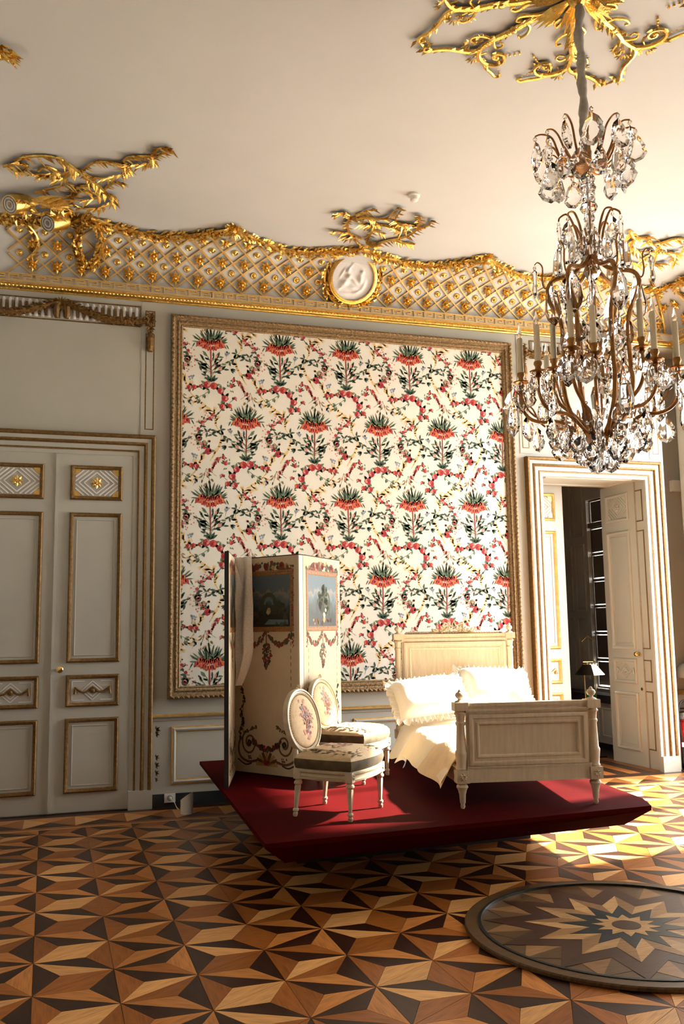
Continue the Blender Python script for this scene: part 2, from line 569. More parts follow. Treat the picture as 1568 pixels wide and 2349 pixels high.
# ---------------------------------------------------------------- cornice: gold moulding and key fret
def run(name, prof, q, smooth=35):                    # profile (proud, z) swept along back and right walls
    m = MB(); C = []
    for (p, z) in prof:
        C.append([m.av((-1.15, -p, z)), m.av((RW - p, -p, z)), m.av((RW - p, -9.3, z))])
    for A, B in zip(C, C[1:]):
        for j in range(2): m.face((A[j], A[j + 1], B[j + 1], B[j]))
    return m.build(name, q, cove, smooth=smooth)
run('lower_moulding', [(0, 4.820), (.014, 4.824), (.02, 4.834), (.034, 4.840), (.042, 4.85), (.042, 4.864), (.032, 4.874), (.028, 4.878), (.028, 4.890), (0, 4.890)], 'gold')
run('fret_ground', [(0, 4.892), (.028, 4.892), (.028, 4.968), (.04, 4.97), (.04, 4.978), (0, 4.98)], 'cream')
run('upper_fillet', [(.026, 4.966), (.043, 4.967), (.045, 4.976), (.03, 4.981)], 'keygold')
bd = MB()
x = -.9
while x < 6.7:
    bd.ball((x, -.043, 4.856), .0105, 5, 4, sc=(1.2, .8, 1))
    x += .034
bd.build('bead_row', 'gold', cove, kind='stuff')
km = MB()
kw, kh, kt, kd = .12, .070, .0135, .012
for b in ((0, kw, 0, kt), (0, kt, kt, kh), (kt, kw * .78, kh - kt, kh), (kw * .78 - kt, kw * .78, kt * 2.3, kh - kt), (kw * .34, kw * .78 - kt, kt * 2.3, kt * 3.3)):
    km.box(b[0], b[1], -kd, 0, b[2], b[3])
ko = km.build('greek_key', 'keygold', cove, (-.96, -.028, 4.8955)); kme = ko.data
for i in range(1, 63):
    link('greek_key', kme, cove, (-.96 + i * kw, -.028, 4.8955))
for i in range(14):
    link('greek_key', kme, cove, (RW - .028, -.12 - i * kw, 4.8955), (0, 0, -pi / 2))

# ---------------------------------------------------------------- cove trellis
PX0, PP, TH0, DT = .279, .2238, 14.0, 12.4
PEAKS = [(-1.2, 86), (.12, 78), (1.43, 87), (2.755, 78), (4.08, 87), (5.40, 78), (6.7, 87)]
def gth(x):
    for (xa, ta), (xb, tb) in zip(PEAKS, PEAKS[1:]):
        if xa <= x <= xb:
            t = (x - xa) / (xb - xa)
            return 63.5 + ((ta if t < .5 else tb) - 63.5) * abs(2 * t - 1) ** 1.7
    return 64
def nogo(x, th):
    if abs(x - 2.755) < .30 and hypot((x - 2.755), (th - 35) * .0085) < .29: return True
    d = CA * (1 - cos(radians(th)))
    return x > RW - d - .06 or x < -.62
for sgn in (1, -1):
    for i in range(-9, 48):
        xs = PX0 + i * PP                             # crossing at TH0 - DT
        path = []
        th = TH0 - DT
        while th < 88:
            x = xs + sgn * (th - (TH0 - DT)) / DT * PP / 2
            if -.66 < x < 6.7 and th < gth(x) - 1 and not nogo(x, th):
                path.append((x, th))
            elif path:
                if len(path) > 3: break
                path = []
            th += 2.6
        if len(path) < 3: continue
        b = MB(); R = []
        hh = .014 if sgn > 0 else .019
        w = .0085
        dx, dt = PP / 2, radians(DT) * .53
        l = hypot(dx, dt); nx, nt = -sgn * dt / l, dx / l
        for (x, th) in path:
            ddx, ddt = nx * w, nt * w / .53 * 57.3
            R.append([b.av(cpt(x + ddx, th + ddt)), b.av(cpt(x + ddx, th + ddt, hh)), b.av(cpt(x - ddx, th - ddt, hh)), b.av(cpt(x - ddx, th - ddt))])
        for A, B in zip(R, R[1:]):
            for j in range(3): b.face((A[j], A[j + 1], B[j + 1], B[j]))
        b.face(R[0]); b.face(R[-1][::-1])
        fixnormals(b.build('trellis_bar', 'keygold', cove))
fl = MB()                                              # palmette flower, local z = out of the cove
for i, (a, L) in enumerate([(90, .075), (40, .080), (140, .080), (-5, .060), (185, .060), (-50, .072), (-90, .082), (230, .072)]):
    fl.leaf((0, 0, .016), (cos(radians(a)), sin(radians(a)), .15), (0, 0, 1), L, .032, .018)
fl.ball((0, 0, .026), .017, 6, 4)
fo = fl.build('trellis_flower', 'gold', cove); FLM = fo.data; bpy.data.objects.remove(fo)
bt = MB()
bt.lathe([(.033, 0), (.033, .010), (.027, .014), (.021, .010), (.018, .011), (.012, .022), (.001, .026)], 12, cap=False)
bo = bt.build('trellis_button', 'gold', cove, smooth=60); BTM = bo.data; bpy.data.objects.remove(bo)
for r in range(0, 6):
    th = TH0 + r * DT
    for i in range(-5, 33):
        x = PX0 + (i + (.5 if r % 2 else 0)) * PP
        if x < -.6 or x > 6.6 or th > gth(x) - 3 or nogo(x, th): continue
        if abs(x - .12) < .13 and th > 30: continue
        n = cnr(th)
        zax = n; xax = Vector((1, 0, 0)); yax = zax.cross(xax)
        o = link('trellis_button' if r % 2 else 'trellis_flower', BTM if r % 2 else FLM, cove)
        p = cpt(x, th)
        o.matrix_local = Matrix(((xax.x, yax.x, zax.x, p.x), (xax.y, yax.y, zax.y, p.y), (xax.z, yax.z, zax.z, p.z), (0, 0, 0, 1)))

# ---------------------------------------------------------------- gilded leaf garlands, wreath, bows
rnd = random.Random(4)
def leafrope(path, r, name, par, q='gold', dens=3, L=.055, nrm=None, closed=False):
    m = MB()
    m.tube(path, r * .62, 6, closed=closed)
    n = len(path)
    for i in range(n if closed else n - 1):
        a, b = Vector(path[i]), Vector(path[(i + 1) % n])
        t = (b - a)
        if t.length < 1e-6: continue
        t.normalize()
        o1 = t.orthogonal().normalized(); o2 = t.cross(o1)
        for k in range(dens):
            ang = rnd.uniform(0, 2 * pi)
            d = o1 * cos(ang) + o2 * sin(ang)
            p = a.lerp(b, rnd.random()) + d * r * .5
            m.leaf(p, t * rnd.choice((1, .9)) + d * rnd.uniform(.35, .9), d, L * 1.25 * rnd.uniform(.7, 1.2), L * .62, .022)
    return m.build(name, q, par)
for (xa, ta), (xb, tb) in zip(PEAKS, PEAKS[1:]):
    if xa < -1: xa = -.7
    if xb > 6.6: xb = 6.2
    N = 26
    pts = [cpt(xa + (xb - xa) * i / N, min(gth(xa + (xb - xa) * i / N), 89), .028) for i in range(N + 1)]
    leafrope(pts, .036, 'leaf_garland', cove, dens=11, L=.06)
for x in (.12,):
    pts = [cpt(x + .115 * sin(a), 47 + 27 * cos(a), .045) for a in [2 * pi * i / 22 for i in range(22)]]
    leafrope(pts, .034, 'laurel_wreath', cove, dens=12, closed=True)
def bow(p, n, name, s=1.0, par=cove, cnt=34, q='gold', seed=1):
    rr = random.Random(seed)
    m = MB()
    n = Vector(n)
    e1 = Vector((1, 0, 0)); e2 = n.cross(e1).normalized()
    for i in range(cnt):
        a = rr.uniform(0, 2 * pi); d = e1 * cos(a) + e2 * sin(a) + n * rr.uniform(.1, .9)
        m.leaf(p + d * .01, d, n, .11 * s * rr.uniform(.6, 1.1), .045 * s, .02 * s)
    m.ball(p + n * .04 * s, .035 * s, 7, 5)
    return m.build(name, q, par)
for i, x in enumerate((1.43, 4.08)):
    bow(cpt(x, 86, .01), Vector((0, -.4, -.9)).normalized(), 'leaf_knot', 1.0, seed=i + 3)

# ---------------------------------------------------------------- relief medallion
rr = .235
mroot = MB()
mt = Matrix.Translation((2.755, -.175, 5.20))
yd = Vector((0, -.25, .425)).normalized(); zd = Vector((1, 0, 0)).cross(yd)
if zd.y > 0: zd = -zd
xd = yd.cross(zd)
mm_ = Matrix(((xd.x, yd.x, zd.x, 2.755), (xd.y, yd.y, zd.y, -.175), (xd.z, yd.z, zd.z, 5.205), (0, 0, 0, 1)))
b = MB(); b.T = mm_
b.lathe([(rr + .03, -.14), (rr + .034, .01), (rr + .026, .028), (rr + .012, .032), (rr + .008, .042), (rr - .006, .044), (rr - .012, .034), (rr - .014, .026)], 40, cap=False)
fixnormals(b.build('medallion_ring', 'gold', cove, smooth=40))
b = MB(); b.T = mm_
NR, NA = 14, 40
rg = random.Random(7)
blobs = [(-.09, -.05, .05, .035, .03, .6), (-.05, .02, .035, .028, .03, .2), (-.06, .075, .022, .022, .028, 0), (.0, -.09, .07, .02, .02, -.2), (.08, .0, .03, .055, .028, .1), (.09, .075, .022, .02, .026, 0),
         (.02, -.03, .02, .06, .018, .9), (.12, -.06, .02, .06, .016, -.3), (-.13, -.1, .05, .016, .016, .7), (.0, .16, .16, .008, .014, -.25), (.06, .13, .12, .008, .014, -.3), (-.04, .12, .09, .008, .012, .9), (-.02, -.15, .12, .018, .012, .1), (.06, -.13, .05, .016, .014, .5), (-.12, .05, .012, .07, .012, -.5)]
def hgt(x, y):
    z = .014
    for (bx, by, sx, sy, hh, an) in blobs:
        u, v = (x - bx) * cos(an) + (y - by) * sin(an), -(x - bx) * sin(an) + (y - by) * cos(an)
        d = (u / sx) ** 2 + (v / sy) ** 2
        if d < 4: z += hh * math.exp(-d * 1.4)
    return z
rings = [[b.av((0, 0, hgt(0, 0)))]]
for i in range(1, 29):
    r = (rr - .005) * i / 28
    rings.append([b.av((r * cos(2 * pi * j / 56), r * sin(2 * pi * j / 56), hgt(r * cos(2 * pi * j / 56), r * sin(2 * pi * j / 56)))) for j in range(56)])
for j in range(56): b.face((rings[0][0], rings[1][j], rings[1][(j + 1) % 56]))
for A, B in zip(rings[1:], rings[2:]):
    for j in range(56): b.face((A[j], B[j], B[(j + 1) % 56], A[(j + 1) % 56]))
b.build('relief_figure_scene', 'plaster_white', cove, smooth=60)
wp = [mm_ @ Vector(((rr + .065) * cos(a), (rr + .065) * sin(a), -.02)) for a in [2 * pi * i / 30 for i in range(30)]]
leafrope(wp, .03, 'laurel_wreath', cove, dens=9, closed=True, L=.05)

# ---------------------------------------------------------------- cove of the window wall and corner ribs (partly behind the chandelier)
for k, (dx, lean) in enumerate(((.10, 0), (.36, .12))):
    pts = [cpt(RW - CA * (1 - cos(radians(t))) - dx - lean * t / 90, t, .012) for t in range(2, 84, 6)]
    MB().tube(pts, .02, 6).build('corner_rib', 'gold', cove, smooth=50)
pts = []
for i in range(24):
    a = 2 * pi * i / 24
    t = radians(38 + 22 * cos(a)); d = CA * (1 - cos(t))
    pts.append(Vector((RW - d - .04, -.62 + .13 * sin(a), CZ + CB * sin(t) - .02)))
leafrope(pts, .03, 'laurel_wreath', cove, dens=5, closed=True, q='goldflat')
for k in range(7):
    y = -.30 - k * PP
    for r in range(3):
        t = radians(TH0 + (2 * r) * DT); d = CA * (1 - cos(t))
        o = link('trellis_flower', FLM, cove)
        n = Vector((-cos(t) / CA, 0, -sin(t) / CB)).normalized(); ya = n.cross(Vector((0, 1, 0)))
        p = Vector((RW - d, y, CZ + CB * sin(t)))
        xa = Vector((0, 1, 0))
        o.matrix_local = Matrix(((xa.x, ya.x, n.x, p.x), (xa.y, ya.y, n.y, p.y), (xa.z, ya.z, n.z, p.z), (0, 0, 0, 1)))
pts = [Vector((RW - .36 - .03, -.35 - i * .14, CZ + CB * sin(radians(62 + 6 * cos(i * .9))) - .02)) for i in range(24)]
leafrope(pts, .034, 'leaf_garland', cove, dens=6)
bow(cpt(RW - .52, 40, .05), Vector((-.4, -.7, -.5)).normalized(), 'leaf_bracket', 1.0, seed=9, cnt=40)

# ================================================================ CEILING ORNAMENTS
ORN_C = [
    [(2.715, -0.561), (2.543, -0.773), (2.467, -0.930), (2.443, -1.043), (2.478, -1.102), (2.583, -1.155), (2.692, -1.152), (2.772, -1.207), (2.786, -1.317), (2.798, -1.408)],
    [(2.817, -0.550), (2.926, -0.711), (3.050, -0.818), (3.122, -0.947), (3.122, -1.071), (3.057, -1.114), (2.938, -1.116), (2.857, -1.188), (2.846, -1.381)],
    [(2.747, -0.663), (2.727, -0.912), (2.761, -1.043), (2.851, -1.033), (2.918, -1.085)], [(2.727, -0.912), (2.817, -0.883)],
    [(2.671, -0.698), (2.523, -0.786), (2.382, -0.784)], [(2.601, -0.716), (2.525, -0.678)],
    [(2.583, -1.155), (2.677, -1.106), (2.689, -1.024), (2.618, -1.005), (2.569, -1.060)], [(3.134, -1.039), (3.204, -1.145), (3.202, -1.247)],
    [(2.938, -1.116), (3.020, -1.026), (2.980, -0.962), (2.914, -1.032)], [(2.443, -1.043), (2.417, -1.152), (2.347, -1.182), (2.294, -1.160)],
    [(2.988, -0.765), (3.103, -0.721), (3.188, -0.734)], [(3.122, -1.071), (3.088, -1.216), (3.045, -1.305)], [(2.480, -1.169), (2.530, -1.248), (2.583, -1.334)]]
ORN_L = [
    [(-0.583, -1.264), (-0.503, -1.314), (-0.440, -1.426), (-0.291, -1.507), (-0.151, -1.506), (-0.060, -1.421), (-0.007, -1.352), (0.046, -1.366), (0.109, -1.495), (0.206, -1.549), (0.338, -1.544), (0.387, -1.502), (0.361, -1.381), (0.217, -1.268), (0.115, -1.270), (0.020, -1.316)],
    [(-0.053, -1.339), (-0.073, -1.233), (-0.153, -1.160), (-0.260, -1.168), (-0.326, -1.193)], [(-0.311, -1.254), (-0.243, -1.343), (-0.159, -1.282), (-0.219, -1.222), (-0.299, -1.200)],
    [(-0.545, -1.247), (-0.450, -1.202), (-0.394, -1.302), (-0.437, -1.360)], [(0.338, -1.544), (0.378, -1.651), (0.454, -1.698), (0.557, -1.727), (0.582, -1.666), (0.541, -1.600), (0.438, -1.550), (0.385, -1.543)],
    [(0.557, -1.727), (0.610, -1.860), (0.680, -1.886)], [(0.581, -1.679), (0.631, -1.787), (0.683, -1.854)],
    [(-0.045, -0.971), (0.051, -1.089), (0.154, -1.086), (0.227, -0.998), (0.285, -0.966), (0.297, -0.856), (0.202, -0.715), (0.058, -0.659), (-0.029, -0.719), (-0.051, -0.843), (-0.045, -0.971)],
    [(-0.044, -0.861), (0.052, -0.997), (0.180, -0.937), (0.091, -0.833), (-0.016, -0.820)], [(0.048, -1.237), (0.138, -1.173), (0.189, -1.081)], [(0.224, -1.075), (0.301, -1.217), (0.349, -1.230)],
    [(-0.343, -0.859), (-0.210, -0.972), (-0.066, -1.087)], [(-0.199, -0.754), (-0.129, -0.659), (-0.043, -0.581), (-0.202, -0.504)]]
CEILZ = CZ + CB
def ceilz(x, y):                                       # underside of ceiling or cove at (x, y)
    d = min(-y, RW - x, x + 1.15)
    if d >= CA: return CEILZ
    t = math.acos(max(-1, min(1, 1 - max(d, 0) / CA)))
    return CZ + CB * sin(t)
def scrollwork(root, curves, r=.022, leaves=1.0, seed=2, q='gold', ls=1.0):
    rg = random.Random(seed)
    ox, oy, oz = root.location
    for cu in curves:
        P = smoothpath([(x, y, 0) for x, y in cu], 4)
        n = len(P)
        m = MB()
        pts = [Vector((p.x - ox, p.y - oy, ceilz(p.x, p.y) - oz - r * 1.0)) for p in P]
        rad = [r * (1.0 - .55 * (i / (n - 1))) for i in range(n)]
        m.tube(pts, rad, 6)
        for i in range(1, n):
            t = (pts[i] - pts[i - 1])
            if t.length < 1e-5: continue
            t.normalize()
            for sd in (-1, 1):
                if rg.random() < .30: continue
                w = Vector((-t.y, t.x, 0)) * sd
                m.leaf(pts[i], t * rg.uniform(.6, 1.3) + w * rg.uniform(.4, 1.1) - Vector((0, 0, rg.uniform(.1, .6))), (0, 0, -1), r * ls * rg.uniform(2.2, 4.2), r * 1.5 * ls, r * .8, curl=.2)
        t = (pts[-1] - pts[-2]).normalized()
        for a in (-.7, -.25, .25, .7):
            w = Vector((-t.y, t.x, 0))
            m.leaf(pts[-1], t + w * a - Vector((0, 0, .2)), (0, 0, -1), r * 3.2, r * 1.3, r * .7, curl=.2)
        m.build('scroll', q, root, smooth=40)
oc = thing('ceiling_scroll_ornament', (2.75, -.62, CEILZ - .02), 0, 'ornament', 'gilded leafy scroll ornament on the ceiling above the white relief medallion')
scrollwork(oc, ORN_C, .016, .8, 3, ls=1.5)
m = MB()
for i in range(9):
    a = pi * (1.0 + .125 * i) + pi / 2
    m.leaf((0, -.02, -.02), (cos(a) * 1.2, -abs(sin(a)) - .1, -.2), (0, -.2, -1), .17, .07, .03)
m.build('acanthus', 'gold', oc)
ol = thing('corner_trophy_ornament', (-.35, -.85, CEILZ - .02), 0, 'ornament', 'gilded corner trophy with scrolling leaves and white ringed drum ends on the ceiling')
scrollwork(ol, ORN_L, .015, 1.0, 5, ls=1.7)
m = MB()
for i in range(15):
    a = -.42 + .07 * i
    m.leaf((-.03 + .05 * (i % 3), .02, -.05 - .02 * (i % 2)), (cos(a), sin(a) * 1.1 - .35, -.12 + .05 * (i % 4)), (-.2, -.3, -1), .30 - .03 * (i % 3), .05, .035)
m.build('acanthus', 'gold', ol)
dax = Vector((-.62, -.62, -.50)).normalized()          # drum axis: end disc faces the room
def drum(p, L, r, n0):
    rot = dax.to_track_quat('Z', 'Y').to_matrix()
    m = MB(); m.T = Matrix.Translation(p) @ rot.to_4x4()
    m.lathe([(r, -L), (r, 0), (r * .94, .012), (r * .86, .012)], 28, m=0, cap=False)
    m.lathe([(r * .86, .012), (r * .86, .0), (r * .72, .0)], 28, m=1, cap=False)
    m.lathe([(r * .72, .0), (r * .72, .014), (r * .60, .014), (r * .60, -.01)], 28, m=2, cap=False)
    m.lathe([(r * .60, -.01), (r * .42, -.01)], 28, m=1, cap=False)
    m.lathe([(r * .42, -.01), (r * .42, .012), (r * .28, .012), (r * .28, -.012)], 28, m=2, cap=False)
    m.lathe([(r * .28, -.012), (r * .01, -.012)], 28, m=1, cap=False)
    fixnormals(m.build(n0, ['gold', 'light_grey', 'plaster_white'], ol, smooth=40))
drum(Vector((-.20, .06, -.10)), .22, .085, 'drum')
drum(Vector((.11, .26, -.14)), .2, .085, 'drum')
m = MB()
rg = random.Random(8)
for i in range(60):
    m.leaf((-.15 + rg.uniform(-.1, .35), .16 + rg.uniform(-.12, .16), -.06 + rg.uniform(-.05, .02)), (rg.uniform(-1, 1), rg.uniform(-1, .4), rg.uniform(-.7, 0)), (0, -.5, -1), .10, .045, .02)
m.build('leaf_cluster', 'gold', ol)
# left cove cartouche scroll (edge of the frame)
pts = [cpt(-.44 + .10 * sin(t * pi), 20 + 42 * t, .03) for t in [i / 12 for i in range(13)]]
leafrope(pts, .02, 'cartouche_scroll', cove, dens=2, L=.07)
# small ornament at the far left of the ceiling
ot = thing('ceiling_leaf_tip', (-.55, -2.83, CEILZ), 0, 'ornament', 'small gilded acanthus tip at the left edge of the ceiling')
m = MB(); rg = random.Random(12)
for i in range(40):
    a = rg.uniform(-.8, .9)
    m.leaf((rg.uniform(-.12, .10), rg.uniform(-.05, .05), -.02 - rg.random() * .03), (cos(a), sin(a), rg.uniform(-.6, .1)), (0, 0, -1), .10, .04, .02, curl=.2)
m.tube([(-.2, .03, -.03), (-.05, .05, -.04), (.06, .02, -.04), (.12, -.02, -.03)], [.035, .03, .028, .012], 6)
m.build('acanthus', 'gold', ot)
# right corner ornament behind the chandelier
orr = thing('corner_leaf_ornament', (5.7, -1.2, CEILZ - .03), 0, 'ornament', 'gilded leafy corner ornament on the ceiling behind the chandelier')
CU = [[(5.15, -1.55), (5.30, -1.42), (5.42, -1.48), (5.50, -1.35), (5.62, -1.38), (5.75, -1.20), (5.9, -1.22), (6.05, -1.05)], [(5.30, -1.42), (5.36, -1.26), (5.5, -1.15), (5.62, -1.2)],
      [(5.62, -1.38), (5.70, -1.52), (5.86, -1.50), (5.94, -1.36)], [(5.75, -1.20), (5.68, -1.02), (5.82, -.90), (5.95, -.95)], [(5.2, -1.2), (5.35, -1.1), (5.5, -.95), (5.7, -.85)]]
scrollwork(orr, CU, .020, 1.0, 11, ls=1.5)

# ---------------------------------------------------------------- central ceiling rosette
ros = thing('ceiling_rosette', (MC.x, MC.y, CEILZ), 0, 'ornament', 'large gilded scrolling rosette on the ceiling where the chandelier hangs')
def arm(par, axis, side, seed):
    rg = random.Random(seed)
    def pp(r, off, z=-.02):
        a = axis + side * radians(off)
        return Vector((r * cos(a), r * sin(a), z))
    def curve(L, rad, taper=.4, leaves=0):
        P = smoothpath([pp(*q) for q in L], 4)
        n = len(P); m = MB()
        m.tube(P, [rad * (1 - (1 - taper) * i / (n - 1)) for i in range(n)], 6)
        m.ball(P[-1], rad * .75, 6, 4)
        if leaves:
            for i in range(2, n - 1, leaves):
                t = (P[i] - P[i - 1]).normalized()
                sd = rg.choice((-1, 1))
                m.leaf(P[i], t + Vector((-t.y, t.x, -.3)) * sd * .8, (0, 0, -1), rad * 3.4, rad * 1.7, rad * .8, curl=.25)
        m.build('scroll', 'gold', par, smooth=45)
    curve([(.05, 34), (.14, 27), (.24, 20), (.34, 17), (.45, 17.5), (.53, 17), (.60, 16)], .022, .85, 2)
    curve([(.60, 16), (.67, 16.8), (.735, 17.6), (.79, 15.5), (.835, 11.5), (.88, 8), (.94, 5.6), (.99, 4.6), (1.02, 3.4), (1.005, 1.8), (.98, 2.2)], .0185, .5, 3)
    curve([(.725, 17.6), (.765, 20.5), (.795, 24.5), (.805, 29), (.787, 33), (.745, 35.3), (.70, 34.6), (.672, 31.5), (.683, 28), (.715, 27.2), (.735, 29.5), (.722, 31.3), (.708, 30)], .0175, .55, 5)
    curve([(.80, 27), (.84, 31), (.865, 35.5), (.89, 38.5), (.875, 40.5), (.855, 39.5)], .013, .7)
    curve([(.36, 17), (.37, 25), (.43, 30), (.48, 29), (.475, 26)], .012, .7)
    curve([(.24, 20), (.31, 9), (.37, 5), (.40, 9), (.375, 12)], .013, .6)
    curve([(.60, 16), (.645, 22), (.625, 25.5), (.59, 24.5), (.595, 21.5)], .010, .7)
    curve([(.60, 16), (.64, 9), (.70, 7), (.725, 9.5), (.70, 11)], .011, .6)
    curve([(.14, 27), (.24, 33), (.30, 38), (.27, 43), (.22, 40)], .014, .6)
    m = MB()                                            # knot collar
    m.ball(pp(.455, 17, -.022), .030, 8, 5, sc=(1, 1, .8)); m.ball(pp(.49, 17, -.02), .024, 8, 5)
    m.build('knot', 'gold', par, smooth=50)
    m = MB()                                            # olive sprigs
    for (r, o, d) in ((.74, 11.5, -30), (.80, 21, 40), (.66, 12, -60)):
        c = pp(r, o, -.015)
        for k in range(6):
            a = axis + side * radians(o + d) + (k - 2.5) * .45
            m.leaf(c + Vector((cos(a), sin(a), 0)) * .02, (cos(a), sin(a), -.2), (0, 0, -1), .055, .018, .01)
        m.tube([c, pp(r - .08, o + 2, -.015)], .006, 5)
    m.build('olive_sprig', 'gold', par, kind='stuff')
    m = MB()                                            # bead string
    for k in range(11):
        m.ball(pp(.62 + .022 * k, 40 - 7 * sin(k * .3), -.012), .011 - .0006 * k, 5, 4)
    m.build('bead_string', 'gold', par, kind='stuff')
    m = MB()
    for k in range(4):
        a = axis + side * radians(24) + (k - 1.5) * .12
        m.leaf((.05 * cos(a), .05 * sin(a), -.03), (cos(a), sin(a), -.04), (0, 0, -1), .30 - .03 * abs(k - 1.5), .045, .03, curl=.05)
    m.build('acanthus', 'gold', par)
for k in range(4):
    for sd in (-1, 1):
        arm(ros, radians(45 + 90 * k + 1), sd, k * 2 + sd)
MB().lathe([(.001, -.10), (.035, -.09), (.06, -.06), (.075, -.02), (.09, 0)], 20, cap=False).build('boss', 'gold', ros, smooth=50)
# neighbouring sprig at the right edge, and a smoke detector
sd_ = thing('smoke_detector', (2.86, -1.66, CEILZ), 0, 'smoke detector', 'small round cream smoke detector on the plain ceiling')
MB().lathe([(.055, 0), (.055, -.018), (.045, -.022)], 24).build('base', 'white_plastic', sd_, smooth=40)
MB().lathe([(.036, -.022), (.036, -.055), (.028, -.062), (.0, -.064)], 20, cap=False).build('head', 'white_plastic', sd_, smooth=40)
# ================================================================ BACK WALL: doors, mouldings, dado
def frame3(m, x0, x1, z1, prof, mats, y=0.0, z0=0.0):   # moulding on three sides of a doorway
    C = []
    for (i, hh) in prof:
        C.append([m.av((x0 + i, y - hh, z0)), m.av((x0 + i, y - hh, z1 - i)), m.av((x1 - i, y - hh, z1 - i)), m.av((x1 - i, y - hh, z0))])
    for k in range(len(C) - 1):
        for j in range(3):
            m.face((C[k][j], C[k + 1][j], C[k + 1][j + 1], C[k][j + 1]), mats[k])
CAS = [(0, 0), (.0, .055), (.012, .068), (.03, .066), (.04, .052), (.075, .050), (.08, .058), (.095, .062), (.108, .045), (.112, .040), (.150, .038), (.155, .044), (.168, .040), (.172, .030), (.205, .028), (.207, .0)]
CASM = [1, 1, 1, 1, 0, 1, 1, 1, 0, 0, 1, 1, 0, 0, 0]
PROF = [(0, 0), (.003, .016), (.014, .024), (.028, .018), (.036, .006), (.040, -.004)]
def moulding(par, x0, x1, z0, z1, q, name='panel_moulding', T=None, prof=PROF, y=0):
    m = MB(); m.T = T
    m.frame(x0, x1, z0, z1, prof, y=y)
    return m.build(name, q, par, smooth=35)
PZ = [(2.831, 3.160), (1.330, 2.712), (.934, 1.221), (.175, .833)]
def strip(m, p, q, w, y0, hh, k=0):                     # raised straight bar on a plane facing -Y
    p, q = Vector((p[0], 0, p[1])), Vector((q[0], 0, q[1]))
    d = (q - p).normalized(); n = Vector((-d.z, 0, d.x)) * w * .5
    m.prism([v + Vector((0, y0, 0)) for v in (p + n, q + n, q - n, p - n)], (0, -hh, 0), k)
def door_leaf(par, x0, x1, Tm, gilt='bronze_gilt', rich=True, name='door_leaf', flip=False):
    m = MB(); m.T = Tm
    m.box(x0, x1, -.022, .02, .012, 3.268)
    lf = m.build(name, 'doorpaint', par)
    mg = .108
    a, b = x0 + mg, x1 - mg
    Tl = Tm @ Matrix.Translation((0, -.022, 0))
    for i, (z0, z1) in enumerate(PZ):
        moulding(lf, a, b, z0, z1, gilt, T=Tl)
        if i in (1, 3):
            moulding(lf, a + .06, b - .06, z0 + .06, z1 - .06, 'doorpaint', 'inner_panel', Tl, [(0, 0), (.004, .006), (.010, .006), (.012, .001)])
    if rich:
        cx, cz = (a + b) / 2, (PZ[0][0] + PZ[0][1]) / 2
        W2, H2 = (b - a) / 2 - .045, .118
        m = MB(); m.T = Tl
        for c in (.10, .14, .18, .22, .26):
            for sx in (-1, 1):
                for sz in (-1, 1):
                    p, q = [c * 1.15, 0], [0, c]
                    if p[0] > W2: p = [W2, c * (1 - W2 / (c * 1.15))]
                    if q[1] > H2: q = [c * 1.15 * (1 - H2 / c), H2]
                    if q[0] >= p[0]: continue
                    strip(m, (cx + sx * p[0], cz + sz * p[1]), (cx + sx * q[0], cz + sz * q[1]), .011, 0, .006)
        fixnormals(m.build('chevron_relief', 'plaster_white' if gilt != 'doorpaint' else gilt, lf))
        m = MB(); m.T = Tl
        for k in range(8):
            an = k * pi / 4
            m.leaf((cx, -.006, cz), (cos(an), -.1, sin(an)), (0, -1, 0), .058, .040, .012)
        m.ball((cx, -.014, cz), .016, 8, 4)
        for sx in (-1, 1):
            for sz in (-1, 1):
                pts = [(cx + sx * W2 * 1.04, -.002, cz + sz * H2 * 1.08)] + [(cx + sx * (W2 * 1.04 - .055 * cos(t)), -.002, cz + sz * (H2 * 1.08 - .055 * sin(t))) for t in [0, pi / 8, pi / 4, 3 * pi / 8, pi / 2]]
                m.prism(pts, (0, -.006, 0))
        fixnormals(m.build('star_rosette', 'goldflat' if gilt != 'doorpaint' else gilt, lf))
        cz = (PZ[2][0] + PZ[2][1]) / 2
        m = MB(); m.T = Tl
        for c in (.055, .085):
            for sx in (-1, 1):
                for sz in (-1, 1):
                    strip(m, (cx + sx * c * 1.15, cz), (cx, cz + sz * c), .007, 0, .004)
        for sx in (-1, 1):
            strip(m, (cx + sx * .07, cz + .085), (cx + sx * .18, cz + .085), .006, 0, .004); strip(m, (cx + sx * .07, cz - .085), (cx + sx * .18, cz - .085), .006, 0, .004)
            strip(m, (cx + sx * .18, cz - .085), (cx + sx * .18, cz + .085), .006, 0, .004)
        fixnormals(m.build('diamond_relief', 'plaster_white' if gilt != 'doorpaint' else gilt, lf))
        m = MB(); m.T = Tl
        P = [(cx + .15 * t, -.008, cz + .03 - .045 * sin(abs(t) * pi) * (1 if abs(t) > .25 else .8)) for t in [i / 10 for i in range(-10, 11)]]
        m.tube(P, .010, 6)
        for sx in (-1, 1):
            m.tube([(cx + sx * .15, -.008, cz + .035), (cx + sx * .155, -.008, cz - .03)], [.008, .014], 6)
        m.ball((cx, -.01, cz), .026, 8, 5, sc=(1, .5, 1))
        m.build('swag_relief', gilt, lf, smooth=50)
    return lf

def casing(par, xc, hw=.893, top=3.473):
    m = MB()
    frame3(m, xc - hw, xc + hw, top, CAS, CASM, 0, .166)
    m.build('casing', ['doorpaint', 'bronze_gilt'], par, smooth=35)
    m = MB()
    for sx in (-1, 1):
        a, b = sorted((xc + sx * hw, xc + sx * (hw - .207)))
        m.box(a - .004, b + .004, -.072, 0, 0, .166)
    m.build('plinth_block', 'doorpaint', par)

